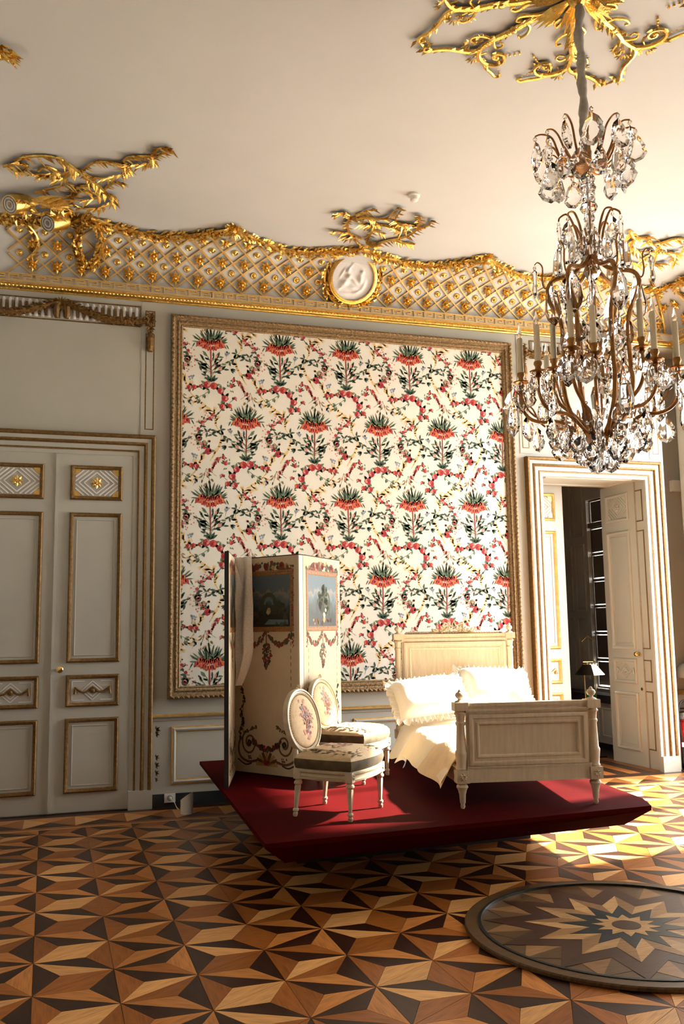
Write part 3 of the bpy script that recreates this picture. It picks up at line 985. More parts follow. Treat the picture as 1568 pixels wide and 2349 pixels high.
XL = -.113
d1 = struct(link('door_1', None, None, (0, 0, 0)), 'closed white double door with gilded panels left of the floral wall panel')
casing(d1, XL)
I4 = Matrix.Identity(4)
lfR = door_leaf(d1, XL + .008, XL + .698, I4)
lfL = door_leaf(d1, XL - .698, XL - .008, I4)
m = MB(); m.lathe([(.012, -.0), (.016, .004), (.012, .012), (.010, .03), (.024, .036), (.032, .05), (.03, .066), (.015, .078), (.001, .08)], 16, c=(-.05, -.022, 1.274), ax=Matrix.Rotation(radians(90), 3, 'X'), cap=False)
m.build('door_knob', 'brass', lfR, smooth=40)
MB().box(XL - .014, XL + .014, -.040, -.02, .012, 3.262).build('astragal', 'doorpaint', d1)

# ---------------------------------------------------------------- overdoor panels with fluting, swag and drops
def line_frame(par, x0, x1, z0, z1, w=.010, name='gilt_line'):
    moulding(par, x0, x1, z0, z1, 'bronze_gilt', name, None, [(0, 0), (0, .007), (w, .007), (w, 0)])
def overdoor(n, xc):
    od = struct(link('trim_%d' % n, None), 'overdoor panel with fluting and a bronze-gilt laurel swag')
    line_frame(od, xc - .738, xc + .738, 4.556, 4.766)
    for i in range(-12, 13):
        x = xc + i * .058
        fl = MB()
        fl.tube([(x, .006, 4.58), (x, .006, 4.735), (x, .006, 4.75)], [.021, .021, .010], 8)
        fl.build('flute', 'plaster_white', od, smooth=50)
        if i < 12 and abs(i + .5) > 1.5:
            MB().box(x + .021, x + .037, -.024, 0, 4.60, 4.715 - .02 * (abs(i + .5) > 10)).build('flute_gilding', 'bronze_gilt', od)
    for sx in (-1, 1):
        P = []
        for i in range(23):
            t = i / 22
            P.append(Vector((xc + sx * (.02 + .79 * t), -.03, 4.725 - .135 * (sin(min(t / .62, 1) * pi / 2) ** 1.4) + (.02 * max(0, (t - .62) / .38)))))
        mm = MB()
        mm.tube(P, [.024 + .010 * sin(pi * i / 22) for i in range(23)], 7)
        for i in range(0, 22):
            for k in range(5):
                a = 2 * pi * k / 5 + i * .5
                d = Vector((0, -cos(a), sin(a)))
                t = (P[i + 1] - P[i]).normalized()
                mm.leaf(P[i] + d * .014, t + d * .6, d, .062, .034, .016)
        mm.build('laurel_swag', 'bronze_gilt', od)
        x = xc + sx * .83
        line_frame(od, x - .048, x + .048, 4.568, 4.728)
        line_frame(od, x - .043, x + .043, 3.535, 4.495)
        mm = MB()
        for (z, r) in ((4.69, .030), (4.64, .036), (4.60, .024), (4.55, .03), (4.50, .022)):
            for k in range(7):
                a = 2 * pi * k / 7 + z * 20
                mm.leaf((x, -.02, z), (sin(a), -.4, cos(a) - .8), (0, -1, 0), r * 1.9, r, .012)
        mm.tube([(x, -.012, 4.70), (x, -.02, 4.48)], .012, 6)
        mm.tube([(x, -.025, 4.49), (x, -.03, 4.44), (x, -.03, 4.36), (x, -.03, 4.31)], [.018, .036, .040, .026], 8)
        mm.build('tassel_drop', 'bronze_gilt', od)
    mm = MB()
    for sx in (-1, 1):
        mm.tube([(xc + sx * .02, -.03, 4.74), (xc + sx * .045, -.035, 4.68), (xc + sx * .05, -.03, 4.62), (xc + sx * .045, -.03, 4.575)], [.02, .034, .032, .02], 7)
    for k in range(22):
        a = 2 * pi * k / 22
        mm.leaf((xc, -.035, 4.715), (sin(a), -.3, cos(a) * .8 - .3), (0, -1, 0), .075, .03, .015)
    mm.build('laurel_bunch', 'bronze_gilt', od)
    for sx in (-1, 1):
        a, b = sorted((xc + sx * .749, xc + sx * .90))
        MB().box(a, b, -.006, 0, 3.478, 4.818).build('pilaster_strip', 'wall', od)
overdoor(2, XL)
XR = 5.602
overdoor(3, XR)

# ---------------------------------------------------------------- right doorway, leaves opened into the next room
d2 = struct(link('door_2', None, None, (0, 0, 0)), 'open white double door right of the bed leading to a dark room')
casing(d2, XR, .858, 3.438)
m = MB()                                                # reveal lining: jamb and soffit panels
m.T = Matrix(((0, 1, 0, DX1), (1, 0, 0, 0), (0, 0, 1, 0), (0, 0, 0, 1)))
for (z0, z1) in ((.2, .85), (.95, 1.2), (1.32, 2.68), (2.78, 3.15)):
    m.frame(.12, .58, z0, z1, [(0, 0), (.002, .008), (.010, .010), (.014, .0)])
m.build('jamb_panel', 'gildline', d2)
m = MB()
m.T = Matrix(((1, 0, 0, 0), (0, 0, 1, 0), (0, -1, 0, DZ), (0, 0, 0, 1)))
m.T = Matrix(((1, 0, 0, 0), (0, 0, 1, 0), (0, 1, 0, DZ), (0, 0, 0, 1)))
m.frame(DX0 + .12, DX1 - .12, .12, .58, [(0, 0), (.004, .010), (.02, .012), (.028, .0)])
m.build('soffit_panel', 'farwall', d2)
door_leaf(d2, 0, .68, Matrix.Translation((4.935, .73, 0)), gilt='goldflat')
TR = Matrix.Translation((6.283, .90, -.01)) @ Matrix.Rotation(radians(-88), 4, 'Z')
lo_ = door_leaf(d2, 0, .655, TR, gilt='doorpaint', rich=True)
m = MB(); m.T = TR
m.lathe([(.020, -.0), (.020, .006), (.010, .010), (.010, .03), (.024, .036), (.030, .05), (.024, .064), (.001, .07)], 14, c=(.60, -.022, 1.275), ax=Matrix.Rotation(radians(90), 3, 'X'), cap=False)
m.lathe([(.018, 0), (.018, .006), (.001, .007)], 12, c=(.61, -.022, .88), ax=Matrix.Rotation(radians(90), 3, 'X'), cap=False)
m.build('door_knob', 'brass', lo_, smooth=40)
m = MB(); m.T = TR
m.box(.655, .660, -.016, .012, 1.16, 1.40); m.box(.655, .662, -.012, .010, 1.02, 1.10)
m.build('lock_plate', 'chrome', lo_)

# ---------------------------------------------------------------- floral silk wall panel
wp_ = thing('floral_wall_panel', (2.77, 0, .972), 0, 'wall panel', 'large framed wall panel of cream silk with red flowers behind the bed')
PXa, PXb, PZa, PZb = .917 - 2.77, 4.622 - 2.77, 0.0, 3.733
MB().box(PXa + .10, PXb - .10, -.012, -.001, PZa + .1, PZb - .1).build('silk', mat('cream_silk', (.78, .735, .63), .6, var=.04, vscale=3, bump=.06, bscale=220), wp_)
m = MB()
m.frame(PXa, PXb, PZa, PZb, [(0, 0), (0, .045), (.006, .055), (.020, .062), (.034, .056), (.040, .044), (.062, .040), (.066, .046), (.076, .048), (.084, .034), (.096, .030), (.104, .034), (.116, .022), (.116, .004)],
        mats=[0, 0, 0, 0, 0, 1, 1, 0, 0, 0, 0, 0, 0])
m.build('frame', ['frame_gilt', 'frame_gilt'], wp_, smooth=30)
m = MB()
def rope(m, x0, x1, z0, z1, y, st, r, ang):
    L = []
    n = int((x1 - x0) / st)
    for i in range(n):
        t = x0 + (i + .5) * (x1 - x0) / n
        L += [(t, z0, 0), (t, z1, 0)]
    n = int((z1 - z0) / st)
    for i in range(n):
        t = z0 + (i + .5) * (z1 - z0) / n
        L += [(x0, t, 1), (x1, t, 1)]
    for (x, z, k) in L:
        R = Matrix.Rotation(ang + (pi / 2 if k else 0), 4, 'Y')
        m.T = Matrix.Translation((x, y, z)) @ R
        m.ball((0, 0, 0), r, 5, 4, sc=(1.9, .6, .8))
    m.T = None
rope(m, PXa + .020, PXb - .020, PZa + .020, PZb - .020, -.062, .046, .0125, .6)
rope(m, PXa + .075, PXb - .075, PZa + .075, PZb - .075, -.047, .05, .008, -.4)
m.build('rope_carving', 'frame_gilt', wp_, kind='stuff')
SILK = [mat('print_dark_green', (.045, .078, .048), .7), mat('print_green', (.13, .19, .11), .7), mat('print_orange', (.60, .135, .05), .7), mat('print_red', (.40, .028, .032), .7), mat('print_pink', (.66, .26, .21), .7),
        mat('print_gold', (.80, .55, .24), .7), mat('print_stem', (.20, .035, .03), .7), mat('print_olive', (.30, .25, .13), .7), mat('print_blue', (.26, .30, .35), .7), mat('print_rose_dark', (.27, .012, .018), .7)]
DG, GR, OR, RD, PK, GD, SM, OL, BL, RK = range(10)
def motif_polys():
    rg = random.Random(21)
    out = []                                           # (layer, mat, [(x, z)...])
    def leaf2(x, z, a, L, w, q, lay=1, bend=0.0):
        d = Vector((cos(a), sin(a))); n = Vector((-d.y, d.x))
        c = Vector((x, z))
        P = [c, c + d * L * .35 + n * (w * .5 + bend * L * .3), c + d * L * .72 + n * (w * .38 + bend * L * .7), c + d * L + n * bend * L,
             c + d * L * .72 - n * (w * .38 - bend * L * .7), c + d * L * .35 - n * (w * .5 - bend * L * .3)]
        out.append((lay, q, [(p.x, p.y) for p in P]))
    def disc(x, z, r, q, lay=2, n=8, sc=1.0):
        a0 = rg.random()
        out.append((lay, q, [(x + r * cos(2 * pi * i / n + a0) * rg.uniform(.85, 1.1), z + sc * r * sin(2 * pi * i / n + a0) * rg.uniform(.85, 1.1)) for i in range(n)]))
    def stroke(P, w, q, lay=1):
        P = [Vector(p) for p in P]
        for i in range(len(P) - 1):
            d = (P[i + 1] - P[i]); 
            if d.length < 1e-6: continue
            d.normalize(); n = Vector((-d.y, d.x)) * w * .5
            e = d * w * .25
            out.append((lay, q, [tuple(P[i] + n - e), tuple(P[i] - n - e), tuple(P[i + 1] - n + e), tuple(P[i + 1] + n + e)][::-1]))
    def rose(x, z, r=.034, k=True):
        for i in range(4 if k else 2):
            a = rg.uniform(0, 2 * pi)
            leaf2(x, z, a, r * 1.9, r * .8, rg.choice((DG, GR)), 2)
        disc(x, z, r, RD, 3)
        disc(x + r * .25, z + r * .1, r * .62, PK if rg.random() < .25 else OR, 4, 7)
        disc(x - r * .28, z - r * .15, r * .45, RK, 5, 6)
        disc(x + r * .05, z + r * .3, r * .32, RD, 6, 6)
    # crown tuft
    for i in range(34):
        t = i / 33
        a = radians(8 + 164 * t) + rg.uniform(-.08, .08)
        L = (.085 + .065 * sin(pi * t)) * rg.uniform(.8, 1.12)
        leaf2(rg.uniform(-.05, .05) + .05 * cos(a), -.004 + .02 * sin(a), a, L, .017, DG if i % 3 else GR, 2 + i % 3, rg.uniform(-.2, .2))
    for i in range(10):
        leaf2(rg.uniform(-.06, .06), .01, radians(rg.uniform(40, 140)), .08, .014, GR, 5, rg.uniform(-.2, .2))
    for row in (0, 1):
        for i, t in enumerate([j / 10 for j in range(11)]):
            x = (-.125 + .25 * t) * (1 - .22 * row)
            z = .030 * row - .045 * sin(pi * t) * (1 - .5 * row) + rg.uniform(-.008, .008)
            leaf2(x * .9, z + .018, -pi / 2 + x * 3.2, .062, .036, OR if (i + row) % 3 else RD, 6 - row)
            disc(x * .96, z - .030, .010, OR if (i + row) % 3 == 0 else RD, 7, 5)
    for x in (-.155, .155, -.12, .13):
        leaf2(x, -.005, -pi / 2 + (.5 if x > 0 else -.5), .06, .012, DG, 4)
    # stem and stem leaves
    stroke([(.0, -.04), (.002, -.2), (.006, -.40)], .013, SM, 2)
    stroke([(-.004, -.06), (-.002, -.2), (.002, -.38)], .004, RD, 3)
    for i in range(26):
        sd = -1 if i % 2 else 1
        z0 = -.38 + .19 * rg.random()
        ln = rg.uniform(.05, .15)
        a = radians(rg.uniform(15, 70)); a = a if sd > 0 else pi - a
        x1, z1 = .005 + cos(a) * ln, z0 + sin(a) * ln
        stroke([(.005, z0), (x1, z1)], .004, GR, 1)
        leaf2(x1, z1, a + rg.uniform(-.7, .7), .058, .021, DG if i % 3 else GR, 2)
        leaf2((.005 + x1) / 2, (z0 + z1) / 2, a + sd * rg.uniform(-1.0, .4), .05, .018, DG, 2)
        if i % 4 == 0: disc(x1 * .8, z1 + .01, .011, PK, 3, 6)
    for a in (35, 60, 90, 120, 145):
        leaf2(.006, -.40, radians(a), .085, .026, DG if a != 90 else GR, 3)
    # roses under the stem and the rope of roses
    for (x, z, r) in ((-.035, -.432, .038), (.032, -.44, .036), (.10, -.485, .034), (.142, -.56, .036), (.118, -.645, .03), (.19, -.635, .025), (-.21, -.468, .026), (-.16, -.462, .026), (-.10, -.45, .018), (.245, -.555, .018)):
        rose(x, z, r)
    stroke([(-.21, -.47), (-.1, -.455), (-.03, -.44)], .006, DG, 1); stroke([(.19, -.60), (.245, -.555)], .004, DG, 1)
    for t in range(9):
        x, z = -.10 + .02 * t, -.50 - .012 * t - .06 * sin(t)
    P = [(.12, -.66), (.085, -.71), (.045, -.74)]
    stroke(P, .007, DG, 1)
    for (x, z) in ((.09, -.70), (.06, -.73), (.105, -.68)): leaf2(x, z, rg.uniform(0, 6), .04, .02, DG, 3)
    P = [(-.01, -.49), (-.06, -.53), (-.115, -.56), (-.10, -.60)]
    stroke(P, .005, GR, 1)
    for (x, z) in P: leaf2(x, z, rg.uniform(2.5, 5), .045, .022, DG, 2); leaf2(x, z, rg.uniform(2.5, 5), .04, .02, GR, 3)
    # wheat ribbon
    rb = [(-.29, -.335), (-.24, -.43), (-.19, -.53), (-.09, -.62), (.02, -.70), (.05, -.77), (.055, -.84), (.11, -.94), (.085, -1.05), (.0, -1.195)]
    Q = smoothpath([(x, z, 0) for x, z in rb], 3)
    for i in range(len(Q) - 1):
        w = .017 + .006 * sin(i * .9)
        stroke([(Q[i].x, Q[i].y), (Q[i + 1].x, Q[i + 1].y)], w if not 17 < i < 22 else .008, GD, 0)
    for (x, z, a) in ((-.25, -.40, 100), (-.24, -.42, 130), (-.2, -.52, 95), (-.12, -.60, 200), (-.17, -.555, 215), (.0, -.69, 190), (.02, -.70, 160), (.03, -.72, 75), (.05, -.80, 60), (-.05, -.655, 205), (.1, -1.0, 40), (.03, -1.14, 60), (-.22, -.46, 60)):
        for k in range(3):
            leaf2(x, z, radians(a + (k - 1) * 11), .078, .014, GD, 1)
    # pink blossom vine
    P = [(.02, -.735), (-.05, -.79), (-.09, -.85), (-.13, -.95), (-.09, -1.02), (-.02, -1.08)]
    Q = smoothpath([(x, z, 0) for x, z in P], 4)
    stroke([(q.x, q.y) for q in Q], .005, SM, 1)
    for i, q in enumerate(Q):
        x, z = q.x, q.y
        if i % 2 == 0: disc(x + rg.uniform(-.02, .02), z + rg.uniform(-.02, .02), .017, RD if i % 4 else PK, 4, 7)
        leaf2(x, z, rg.uniform(0, 6.3), .05, .022, DG, 2)
        if i % 3 == 0:
            for k in range(3): disc(x - .05 + rg.uniform(-.035, .02), z - .01 + rg.uniform(-.03, .03), .009, PK, 4, 5)
    for i in range(10): leaf2(-.10 + rg.uniform(-.05, .06), -.97 + rg.uniform(-.06, .05), rg.uniform(0, 6.3), .055, .03, DG if i % 2 else OL, 3)
    for i in range(5): disc(-.05 + rg.uniform(-.03, .05), -1.02 + rg.uniform(-.03, .02), .014, OL if i % 2 else PK, 4, 6)
    rose(-.02, -1.10, .036); rose(.02, -.735, .022)
    P = [(-.09, -.93), (-.03, -.90), (.03, -.93), (.05, -.88)]
    stroke(P, .004, RD, 1)
    for (x, z) in ((.05, -.89), (.02, -.93), (-.03, -.91), (.13, -.93), (.15, -.99), (.10, -.88), (.16, -1.04), (.17, -.96)):
        for k in range(3): leaf2(x, z, rg.uniform(0, 6.3), .055, .020, DG, 3)
    # rose spray and trailing pink
    for (x, z, r) in ((.075, -1.175, .022), (.13, -1.155, .02), (.15, -1.215, .022)): rose(x, z, r)
    for i in range(8): leaf2(.17 + rg.uniform(-.04, .05), -1.23 + rg.uniform(-.05, .04), rg.uniform(0, 6.3), .03, .012, GR, 2)
    for i in range(12): disc(.06 - .07 * i / 11 + rg.uniform(-.012, .012), -1.20 - .10 * i / 11, .013, RD if i % 2 else PK, 3, 6)
    for i in range(6): leaf2(.06 - .06 * i / 5, -1.22 - .08 * i / 5, rg.uniform(0, 6.3), .03, .014, GR, 2)
    # olive sprig, blue flowers, loose leaves
    for i in range(20):
        a = radians(230 + 90 * rg.random()); ln = rg.uniform(.02, .16)
        x, z = .40 + cos(a) * ln, -.50 + sin(a) * ln
        leaf2(x, z, a + rg.uniform(-.8, .8), .04, .015, OL if i % 3 else DG, 2)
        if i % 4 == 0: disc(x, z, .009, PK, 3, 5)
    stroke([(.40, -.49), (.36, -.62)], .004, OL, 1); stroke([(.40, -.49), (.43, -.60)], .004, OL, 1); stroke([(.40, -.49), (.30, -.56)], .004, OL, 1)
    for (bx, bz) in ((-.19, -.365), (.19, -.885), (-.20, -.60)):
        for i in range(6): disc(bx + rg.uniform(-.022, .022), bz + rg.uniform(-.022, .022), .011, BL, 3, 6)
        stroke([(bx, bz), (bx + .02, bz - .06)], .003, BL, 1)
    for i in range(8): leaf2(.26 + rg.uniform(-.05, .05), -.72 + rg.uniform(-.05, .05), rg.uniform(0, 6.3), .032, .014, DG, 2)
    return out
MOT = motif_polys()
def clip2(P, x0, x1, z0, z1):
    P = [Vector(p) for p in P]
    for (ax, lim, sg) in ((0, x1, 1), (0, x0, -1), (1, z1, 1), (1, z0, -1)):
        P = clipy(P, lim, sg, ax)
        if len(P) < 3: return None
    return P
X0, X1, Z0, Z1 = 1.033 - 2.77, 4.506 - 2.77, .118, 3.615
shared = {}
for r in range(-1, 7):
    zc = 4.45 - .972 - .785 * r
    for c in range(-2, 7):
        xc = 1.31 - 2.77 + c * .703 + (.36 if r % 2 else 0)
        mir = -1 if r % 2 else 1
        full = X0 + .32 < xc < X1 - .46 and Z0 + 1.36 < zc < Z1 - .18
        key = mir if full else None
        if key in shared and full:
            link('flower_motif', shared[key], wp_, (xc, 0, zc)); continue
        m = MB()
        for (lay, q, P) in MOT:
            P2 = [(mir * x, z) for x, z in P]
            if not full:
                P2 = clip2([(x + xc, z + zc) for x, z in P2], X0, X1, Z0, Z1)
                if not P2: continue
                P2 = [(p[0] - xc, p[1] - zc) for p in P2]
            A = [(x, -.0126 - lay * .00025, z) for x, z in P2]
            m.poly(A, q)
        if not m.f: continue
        o = m.build('flower_motif', SILK, wp_, (xc, 0, zc))
        if full: shared[key] = o.data

# ---------------------------------------------------------------- dado, dado panels, baseboard
dado = struct(link('trim_4', None), 'low dado with a gilded rail and grey panels')
for (a, b) in ((.78, 4.745),):
    m = MB(); C = []
    for (p, z) in [(0, .770), (.018, .775), (.020, .795), (.034, .805), (.046, .812), (.046, .826), (.034, .834), (0, .836)]:
        C.append([m.av((a, -p, z)), m.av((b, -p, z))])
    for k, (A, B) in enumerate(zip(C, C[1:])):
        m.face((A[0], A[1], B[1], B[0]), 1 if k >= 4 else 0)
    m.build('dado_rail', ['wall', 'goldflat'], dado)
    MB().box(a, b, -.014, 0, .115, .772).build('dado_field', 'wall', dado)
for (a, b) in ((.957, 2.56), (2.74, 4.58)):
    m = MB()
    m.frame(a, b, .196, .719, [(0, 0), (.002, .010), (.012, .014), (.026, .020), (.040, .014), (.046, .002), (.05, .002)], y=-.014, mats=[1, 1, 0, 0, 1, 1])
    m.build('dado_panel', ['wall', 'goldflat'], dado, smooth=30)
base = struct(MB().box(.79, 4.74, -.026, 0, 0, .116).build('baseboard_back', 'marble'), 'black marble skirting')
m = MB()
for (z, s_) in ((.70, .05), (.66, .04), (.45, .04), (.38, .045), (.31, .04), (.25, .03)):
    for k in range(7):
        a = 2 * pi * k / 7
        m.leaf((.815, -.03, z), (abs(sin(a)), -.6, cos(a)), (0, -1, 0), s_, s_ * .5, .012)
m.build('pilaster_carving', 'bronze_gilt', dado)
# niche beside the right door
m = MB(); C = []
for (p, z) in [(0, .79), (.02, .795), (.03, .815), (.045, .825), (.045, .842), (0, .85)]:
    C.append([m.av((6.585, .31 - p, z)), m.av((6.98, .31 - p, z))])
for k, (A, B) in enumerate(zip(C, C[1:])): m.face((A[0], A[1], B[1], B[0]))
m.build('niche_rail', 'goldflat', dado)
MB().box(6.59, 6.975, .295, .31, .12, .79).build('niche_dado', 'cream', dado)

# ---------------------------------------------------------------- small fittings
so = thing('wall_socket', (.947, -.026, .04), 0, 'socket', 'cream wall socket with a plugged-in lead on the black skirting')
MB().box(-.05, .05, -.012, 0, 0, .078).build('plate', 'white_plastic', so)
MB().lathe([(.026, 0), (.024, .01), (.022, .004)], 16, c=(0, -.012, .04), ax=Matrix.Rotation(radians(90), 3, 'X')).build('outlet', 'light_grey', so, smooth=40)
m = MB(); m.lathe([(.016, 0), (.016, .03), (.008, .036)], 10, c=(0, -.02, .04), ax=Matrix.Rotation(radians(90), 3, 'X'))
m.tube(smoothpath([(0, -.05, .038), (.03, -.09, .015), (.045, -.15, -.02), (.06, -.20, -.034)], 4), .004, 5)
m.build('plug_and_lead', 'white_plastic', so, smooth=40)
hu = thing('air_freshener', (1.055, -.40, 0), 0, 'device', 'white slant-topped cylinder device standing on the parquet under the socket')  # white air freshener with a slanted top
m = MB()
n = 28; lo, hi, inn = [], [], []
for j in range(n):
    a = 2 * pi * j / n; x, y = .055 * cos(a), .055 * sin(a)
    lo.append(m.av((x, y, 0))); hi.append(m.av((x, y, .15 + .032 * cos(a) - .02 * sin(a)))); inn.append(m.av((x * .84, y * .84, .15 + (.032 * cos(a) - .02 * sin(a)) * .84)))
for j in range(n):
    k = (j + 1) % n
    m.face((lo[j], lo[k], hi[k], hi[j])); m.face((hi[j], hi[k], inn[k], inn[j]))
m.face(lo[::-1]); m.build('shell', 'white_plastic', hu, smooth=40)
m = MB()
m.poly([(.046 * cos(2 * pi * j / n), .046 * sin(2 * pi * j / n), .138 + .84 * (.032 * cos(2 * pi * j / n) - .02 * sin(2 * pi * j / n))) for j in range(n)])
m.build('grille', 'light_grey', hu)
se = thing('motion_sensor', (6.885, .305, 3.16), 0, 'sensor', 'small white box sensor high on the wall right of the open door')
MB().box(-.06, .08, -.07, 0, 0, .13).build('case', 'white_plastic', se)
MB().box(-.045, .06, -.074, -.07, .02, .08).build('lens', 'white_plastic', se)
gl = thing('grey_wall_box', (6.81, .305, .985), 0, 'fitting', 'grey rounded wall fitting above the fire extinguisher')
m = MB(); m.lathe([(.075, -.0), (.085, .03), (.08, .09), (.06, .14), (.03, .16), (.001, .165)], 18, c=(0, -.09, 0), cap=True); m.build('housing', 'light_grey', gl, smooth=50)
MB().box(-.04, .04, -.03, 0, .02, .12).build('bracket', 'light_grey', gl)
ex = thing('fire_extinguisher', (6.715, .17, 0), 0, 'fire extinguisher', 'red fire extinguisher with a black hose at the right edge by the door')
MB().lathe([(.085, .0), (.09, .02), (.09, .05)], 24).build('base_ring', 'rubber', ex, smooth=40)
MB().lathe([(.088, .05), (.092, .07), (.092, .40), (.085, .45), (.06, .49), (.03, .51), (.026, .53)], 24).build('cylinder', 'extinguisher', ex, smooth=40)
MB().lathe([(.03, .53), (.03, .56), (.02, .58), (.02, .60)], 14).build('valve', 'chrome', ex, smooth=40)
MB().box(-.06, .06, -.016, .016, .60, .615).box(-.05, .07, -.012, .012, .64, .655).build('handle', 'rubber', ex)
m = MB(); m.tube(smoothpath([(.02, -.02, .57), (.03, -.05, .66), (-.02, -.09, .74), (-.10, -.10, .72), (-.135, -.10, .60), (-.12, -.10, .42), (-.105, -.10, .28)], 5), .011, 8); m.build('hose', 'rubber', ex, smooth=60)
MB().lathe([(.014, 0), (.018, -.06), (.012, -.16), (.02, -.22)], 10, c=(-.105, -.10, .28)).build('nozzle', 'rubber', ex, smooth=40)
MB().box(-.13, -.075, -.125, -.12, .24, .29).build('service_tag', 'white_plastic', ex)

# ================================================================ NEXT ROOM SEEN THROUGH THE DOOR
FX = 7.02
struct(MB().box(4.0, 7.6, .0, 5.4, -.2, -.002).build('floor', 'dark_wood'), 'dark wooden floor of the next room')
fm2 = MB()
for i in range(9):
    fm2.box(4.97 + i * .15, 4.97 + i * .15 + .145, .02, 5.3, -.002, .0, i % 2)
fm2.build('floor_board_field', ['wb', 'wd'], bpy.data.objects['floor.001'] if 'floor.001' in bpy.data.objects else None, kind='stuff')
wf = MB()
wf.box(4.0, 4.2, .7, 5.4, 0, 4.4); wf.box(4.0, 7.6, 5.2, 5.4, 0, 4.4)
struct(wf.build('wall_next_room', 'farwall'))
struct(MB().box(4.0, 7.6, .7, 5.4, 4.2, 4.4).build('ceiling', 'farwall'), 'ceiling of the next room')
SY0, SY1 = 1.15, 2.44                                   # shuttered window in the next room
SZ0, SZ1 = .74, 3.36
w = MB()
w.box(FX, FX + .3, .7, SY0, 0, 4.4); w.box(FX, FX + .3, SY1, 5.4, 0, 4.4)
w.box(FX, FX + .3, SY0, SY1, 0, SZ0); w.box(FX, FX + .3, SY0, SY1, SZ1, 4.4)
struct(w.build('wall_next_room_window', 'farwall'))
win = struct(link('window_4', None), 'shuttered window with light leaking round each board')
cols = [SY1 - i * .3225 for i in range(5)]
rows_ = [.76, 1.125, 1.49, 1.86, 2.225, 2.59, 2.80, 2.98, 3.34]
mz = [.76, 1.125, 1.49, 1.86, 2.225, 2.59]
m = MB()
for y in cols: m.box(FX + .06, FX + .10, y - .016, y + .016, SZ0, SZ1)
for z in (.745, 1.125, 1.49, 1.86, 2.225, 2.59, 2.965, 3.355): m.box(FX + .062, FX + .098, SY0, SY1, z - .018, z + .018)
m.box(FX + .02, FX + .12, SY0, SY1, 2.965, 3.03)
m.build('glazing_bars', 'shutter', win)
rg = random.Random(5)
zz = [.745, 1.125, 1.49, 1.86, 2.225, 2.59, 2.965]
for j in range(len(zz)):
    za = zz[j] + .018 if j < 6 else 3.03
    zb = zz[j + 1] - .018 if j < 6 else 3.337
    for i in range(4):
        ya, yb = cols[i + 1] + .016, cols[i] - .016
        e = [rg.choice((.003, .006, .011, -.01)) for _ in range(2)] + [rg.choice((.012, .016, .02)), rg.choice((.004, .008, .012))]
        MB().box(FX + .064, FX + .074, ya + e[0], yb - e[1], za + e[2], zb - e[3]).build('shutter_board', 'shutter', win)
m = MB()                                                # panelling of the window pier, facing -X
m.T = Matrix(((0, 1, 0, FX), (-1, 0, 0, 0), (0, 0, 1, 0), (0, 0, 0, 1)))
for (z0, z1) in ((.85, 1.72), (1.80, 2.75), (2.85, 3.8)):
    for (a, b) in ((2.52, 2.78), (2.86, 3.20)):
        m.frame(-b, -a, z0, z1, [(0, 0), (.004, .018), (.025, .02), (.035, .004)])
m.build('pier_panel', 'farwall', win)
rd = thing('window_bench', (6.85, 2.2, 0), 0, 'bench', 'dark low bench under the shuttered window in the next room')
MB().box(-.20, .165, -1.2, 1.2, .60, .70).build('top', 'dark_wood', rd)
MB().box(-.14, .165, -1.15, 1.15, .08, .60).build('body', 'farwall', rd)
for k in range(3):
    m = MB(); m.T = Matrix(((0, 1, 0, -.14), (-1, 0, 0, 0), (0, 0, 1, 0), (0, 0, 0, 1)))
    m.frame(-1.1 + k * .75, -.42 + k * .75, .16, .54, [(0, 0), (.004, .014), (.02, .016), (.028, .002)])
    m.build('body_panel', 'farwall', rd)
MB().box(-.12, .165, -1.13, 1.13, 0, .08).build('plinth', 'dark_wood', rd)
# exhibit lamp stand
ls = thing('exhibit_lamp_stand', (6.21, 1.25, 0), 0, 'lamp', 'brass and glass lamp stand with a cone shade in the dark next room')
for x in (-.085, .085):
    MB().tube([(x, 0, .02), (x, 0, 1.28)], .008, 6).build('post', 'brass', ls, smooth=50)
MB().box(-.14, .14, -.12, .12, 0, .02).build('foot', 'dark_wood', ls)
MB().box(-.085, .085, -.006, .006, .80, .92).build('green_plaque', 'green_plate', ls)
MB().box(-.085, .085, -.007, .007, .925, .935).box(-.085, .085, -.007, .007, .785, .795).build('plaque_rail', 'brass', ls)
m = MB(); rA, rB = [], []
for j in range(24):
    an = 2 * pi * j / 24
    rA.append(m.av((.205 * cos(an), .205 * sin(an), 1.13))); rB.append(m.av((.09 * cos(an), .09 * sin(an), 1.27)))
for j in range(24):
    m.face((rA[j], rA[(j + 1) % 24], rB[(j + 1) % 24], rB[j]), 1 if 17 <= j <= 21 else 0)
m.build('lamp_shade', ['dark_wood', mat('lit_diffuser', (1, .9, .7), .5, emit=(1, .88, .62), estr=5)], ls, smooth=40)
m = MB(); m.ball((.0, -.02, 1.17), .045, 10, 6, sc=(2.2, 1, .7)); m.build('bulb', mat('lit_bulb', (1, .9, .7), .5, emit=(1, .86, .6), estr=14), ls, smooth=60)
for k in range(4): MB().ball((-.075 + .05 * k, -.07, 1.285), .015, 8, 5).build('stud', 'white_plastic', ls, smooth=60)
MB().box(-.088, .088, -.004, .004, 1.31, 1.60).build('glass_pane', 'glass', ls)
m = MB(); m.tube([(-.10, 0, 1.59), (0, 0, 1.67), (.10, 0, 1.59)], .006, 6); m.tube([(-.09, 0, 1.31), (-.09, 0, 1.60)], .004, 5); m.tube([(.09, 0, 1.31), (.09, 0, 1.60)], .004, 5); m.tube([(-.1, 0, 1.31), (.1, 0, 1.31)], .006, 5)
m.build('gable_frame', 'brass', ls)
ls.scale = (.88, .88, .88)
